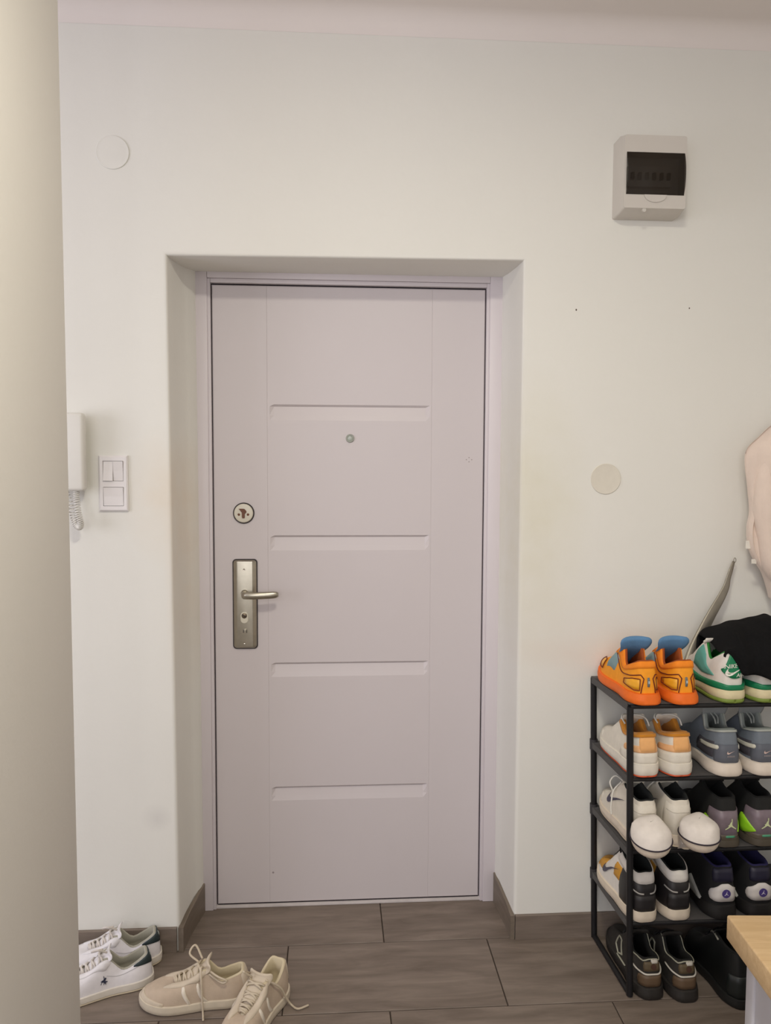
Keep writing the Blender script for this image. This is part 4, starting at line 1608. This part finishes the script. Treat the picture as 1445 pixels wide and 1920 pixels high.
court_shoe(-.050, -.128, 1, 'white sneaker with emblem on its side, nearer one left of the beige sneakers', radians(108))
court_shoe(-.047, -.030, -1, 'white sneaker standing against the skirting, behind the other white one', radians(103))


# --- beige sneakers with white side stripes (floor)
def beige_shoe(x, y, mir, label, rz, extra, Hh=.106):
    s = Shoe('beige_sneaker', (x, y, .0008), rz, mir, L=.300, wb=.041, wf=.050, hs=.028, fs=.026, Hh=Hh, Hc=.074, Ht=.106, vz=.064, tongue_up=.016, sole_out=.004, yt=.122)
    Bg = C('beige_suede', (188, 170, 150), .85, .05, bump=.2, bscale=300)
    Lt = C('light_beige_suede', (201, 187, 167), .85)
    s.upper(Bg)
    s.lining(C('cream_lining', (204, 190, 160), .9), .009)
    s.sole(C('ivory_rubber', (206, 194, 174), .55), None, bulge=.0015)
    s.panel('heel_tab', -.16, .16, .30, .985, Lt, .0018)
    for sg in (-1, 1):
        a, b = (.48, .84) if sg > 0 else (-.84, -.48)
        s.panel('eyestay', a, b, .66, .995, Lt, .0024)
        Wt = C('white_stripe', (226, 216, 200), .5)
        for c in (.44, .555):
            v_, nv_ = [], 8
            a0 = c * sg
            s.panel('side_stripe', a0 - .015, a0 + .015, .02, .66, Wt, .0022, nu=4, slant=.16 * sg)
        a, b = (.70, 1.0) if sg > 0 else (-1.0, -.70)
        s.panel('toe_guard', a, b, 0, lambda u: .12 + .16 * (abs(u) - .7) / .3, Lt, .0020)
    s.tongue(Lt, 1.08, th=.009)
    bm = None
    s.laces(C('lace_beige', (198, 184, 162)), 6, r=.0030, extra=extra)
    return s.done(label, 'beige sneakers on the floor in front of the door')


beige_shoe(.244, -.222, -1, 'beige sneaker lying sideways with its toe towards the white sneakers', radians(95),
           [[(-.020, .125, .112), (-.045, .130, .125), (-.060, .128, .095), (-.062, .126, .045), (-.066, .124, .006), (-.085, .122, .004)], [(.01, .13, .118), (.025, .15, .150), (.012, .165, .135), (.0, .14, .116)], [(-.02, .12, .110), (-.048, .085, .100), (-.052, .060, .088), (-.046, .075, .080), (-.030, .11, .098)]], .090)
beige_shoe(.335, -.200, 1, 'beige sneaker with loose lace pointing at the camera, cut by the bottom edge', radians(153),
           [[(.020, .125, .112), (.030, .150, .140), (.036, .120, .118), (.040, .10, .10)], [(-.022, .120, .112), (-.045, .085, .075), (-.052, .065, .035), (-.060, .05, .006), (-.085, .055, .004), (-.105, .030, .004)]])

# ------------------------------------------------------------------ shoe horn
hp = [(1.537, -.135, .8600), (1.558, -.118, .905), (1.5900, -.098, .965), (1.640, -.074, 1.045), (1.684, -.056, 1.108), (1.7045, -.048, 1.142), (1.713, -.044, 1.168), (1.725, -.038, 1.198), (1.7360, -.032, 1.222)]
wd = [.0150, .0180, .0190, .0155, .0130, .0105, .0075, .0062, .0040]
pts = curve(hp, 40)
wds = [catmull([(q,) for q in wd], 8 * i / 39)[0] for i in range(40)]
v, f = [], []
ac = 7
for i, p in enumerate(pts):
    p = Vector(p)
    t = (Vector(pts[min(39, i + 1)]) - Vector(pts[max(0, i - 1)])).normalized()
    side = t.cross(Vector((0, 1, 0))).normalized()
    nr = side.cross(t)
    cup = max(0, 1 - i / 20) * .009 + .001
    for sg in (0, 1):
        for j in range(ac):
            q = -1 + 2 * j / (ac - 1)
            if sg:
                q = -q
            v.append(p + side * wds[i] * q + nr * (cup * q * q + (sg - .5) * .0024))
K = 2 * ac
for i in range(39):
    for j in range(K):
        f.append((i * K + j, i * K + (j + 1) % K, (i + 1) * K + (j + 1) % K, (i + 1) * K + j))
f.append(tuple(range(K)))
f.append(tuple(range(39 * K, 40 * K)))
hn = empty('shoe_horn', hp[0])
tag(hn, 'long metal shoe horn leaning on the wall behind the top shelf shoes', 'shoe horn')
v = [Vector(p) - Vector(hp[0]) for p in v]
STEEL = mat('satin_steel', (150, 144, 132), .45, .05, 40, metal=.7)
hb = pydata('blade', v, f, STEEL, hn, True)
top = Vector(hp[-1]) - Vector(hp[0])
tube('hanging_loop', [top + Vector((.0035 * cos(a) + .002, -.001, .007 * sin(a) + .004)) for a in [2 * pi * i / 14 for i in range(14)]], .0011, STEEL, hn, 6, True)

# ------------------------------------------------------------------ black cloth over the green sneakers
def cloth_pt(a, t):
    """a 0..1 left to right, t 0..1 from the wall side over the top to the hanging front hem"""
    x = 1.582 + .27 * a
    a_ = a
    a = a * .614
    topz = 1.036 + .035 * min(1, a / .35) - .03 * max(0, a - .6) + .004 * sin(a * 17)
    hem = 1.005 - .075 * min(1, max(0, (a - .005) / .09)) ** 1.5 + .012 * sin(a * 9 + 1) if a > .0 else 1.005
    back = .965
    # profile: back hem -> over the top -> front hem
    prof_ = [(-.105, back), (-.120, topz - .012), (-.160, topz), (-.215, topz - .004), (-.262, topz - .022), (-.300 - .022 * min(1, a * 4), (topz + hem) / 2 - .006), (-.306 - .022 * min(1, a * 4), hem)]
    y, z = catmull(prof_, t * 6)
    y += .006 * sin(a * 21 + t * 5) + .004 * sin(a * 43)
    z += .004 * sin(a * 26 + t * 9)
    if a_ > .70:   # right end sags towards the shelf
        q = (a_ - .70) / .30
        z -= .085 * q * q
    z = max(z, .868)
    if a < .12:   # left edge curls round
        q = (1 - a / .12)
        z -= .022 * q * q
        y += .03 * q * (t - .3)
    return (x, y, z)


NA, NT = 60, 30
v = [cloth_pt(i / NA, j / NT) for j in range(NT + 1) for i in range(NA + 1)]
f = [(j * (NA + 1) + i, j * (NA + 1) + i + 1, (j + 1) * (NA + 1) + i + 1, (j + 1) * (NA + 1) + i) for j in range(NT) for i in range(NA)]
o = pydata('black_cloth', v, f, mat('black_knit', (20, 20, 21), .95, .08, 120, .4, 300, spec=.15), None, True)
md = o.modifiers.new('thick', 'SOLIDIFY')
md.thickness = .007
md.offset = -1
tag(o, 'black cloth draped over the green and white sneakers', 'cloth')

# ------------------------------------------------------------------ pink jacket on a hook
jk = empty('jacket', (1.95, 0, 1.10))
tag(jk, 'pale pink jacket hanging on the wall at the right frame edge', 'jacket')
lv = [(1.690, .03), (1.660, .10), (1.645, .138), (1.6076, .179), (1.5719, .213), (1.5265, .217), (1.4453, .205), (1.3801, .197), (1.331, .203), (1.2735, .196), (1.2289, .174), (1.1908, .147), (1.141, .127), (1.110, .118)]
PK = mat('pale_pink_fleece', (228, 210, 197), .95, .03, 30, .35, 220, spec=.15, sheen=.3)
v, f = [], []
NZ, NA = 60, 64
for i in range(NZ + 1):
    z, a_ = catmull(lv, (len(lv) - 1) * i / NZ)
    d = .040 + .035 * min(1, (1.69 - z) / .15)
    for k in range(NA):
        th = 2 * pi * k / NA
        cx = cos(th)
        sy = sin(th)
        fold = .012 * sin(5 * th + 6 * z) + .007 * sin(11 * th - 14 * z)
        x_ = a_ * abs(cx) ** .8 * (1 if cx > 0 else -1)
        y_ = -.085 + d * sy + fold * (1 if sy < 0 else .2)
        v.append((x_, min(y_, -.004), z - 1.10))
for i in range(NZ):
    for k in range(NA):
        f.append((i * NA + k, i * NA + (k + 1) % NA, (i + 1) * NA + (k + 1) % NA, (i + 1) * NA + k))
f.append(tuple(range(NA)))
f.append(tuple(range(NZ * NA, NZ * NA + NA)))
pydata('body', v, f, PK, jk, True)
# sleeve hanging beside the body
sp = curve([(-.12, -.085, .50), (-.155, -.10, .42), (-.160, -.11, .28), (-.145, -.115, .16), (-.105, -.11, .075), (-.082, -.105, .015)], 24)
bm = bmesh.new()
add_tube(bm, sp, [.040 + .010 * sin(i * .9) * .3 - .010 * (i / 23) for i in range(24)], 16)
from_bm('sleeve', bm, PK, jk, smooth=True)
TG = mat('tag_white', (232, 228, 218), .7)
box('care_tag', -.2100, -.1900, -.0905, -.0890, .168, .193, TG, jk, .0004, 1)
box('care_tag', -.1900, -.1740, -.0905, -.0890, .122, .136, TG, jk, .0004, 1)
hk = empty('coat_hook', (1.95, 0, 1.70))
tag(hk, 'metal coat hook on the wall carrying the pale pink jacket', 'hook')
box('hook_plate', -.02, .02, -.006, 0, -.04, .05, STEEL, hk, .002)
tube('hook_arm', curve([(0, -.005, .0), (0, -.045, -.006), (0, -.075, .002), (0, -.085, .026)], 12), .005, STEEL, hk)

# ------------------------------------------------------------------ bench with wooden top (front right)
OAK = grain_mat('oak_top', (214, 180, 134), (234, 204, 160), 'X', .45, 10, 6, False, spec=.3, bump=.05)
bn = empty('bench', (1.424, -.635, 0), radians(-3.8))
tag(bn, 'white bench with thick light oak top in the lower right corner', 'bench')
bm = bmesh.new()
add_box(bm, 0, .90, -.42, 0, .391, .4500, .0045, 3)
from_bm('wooden_top', bm, OAK, bn, angle=40)
LQ = mat('white_lacquer', (214, 212, 218), .35, .01, spec=.4)
for (x0, x1, y0, y1) in ((.040, .075, -.060, -.022), (.040, .075, -.400, -.360), (.825, .860, -.060, -.022), (.825, .860, -.400, -.360)):
    box('leg', x0, x1, y0, y1, 0.0, .3905, LQ, bn, .005, 3)
box('side_panel', .046, .062, -.362, -.058, .04, .3905, LQ, bn, .001)
box('side_panel', .838, .854, -.362, -.058, .04, .3905, LQ, bn, .001)
box('back_panel', .073, .827, -.040, -.026, .04, .3905, LQ, bn, .001)
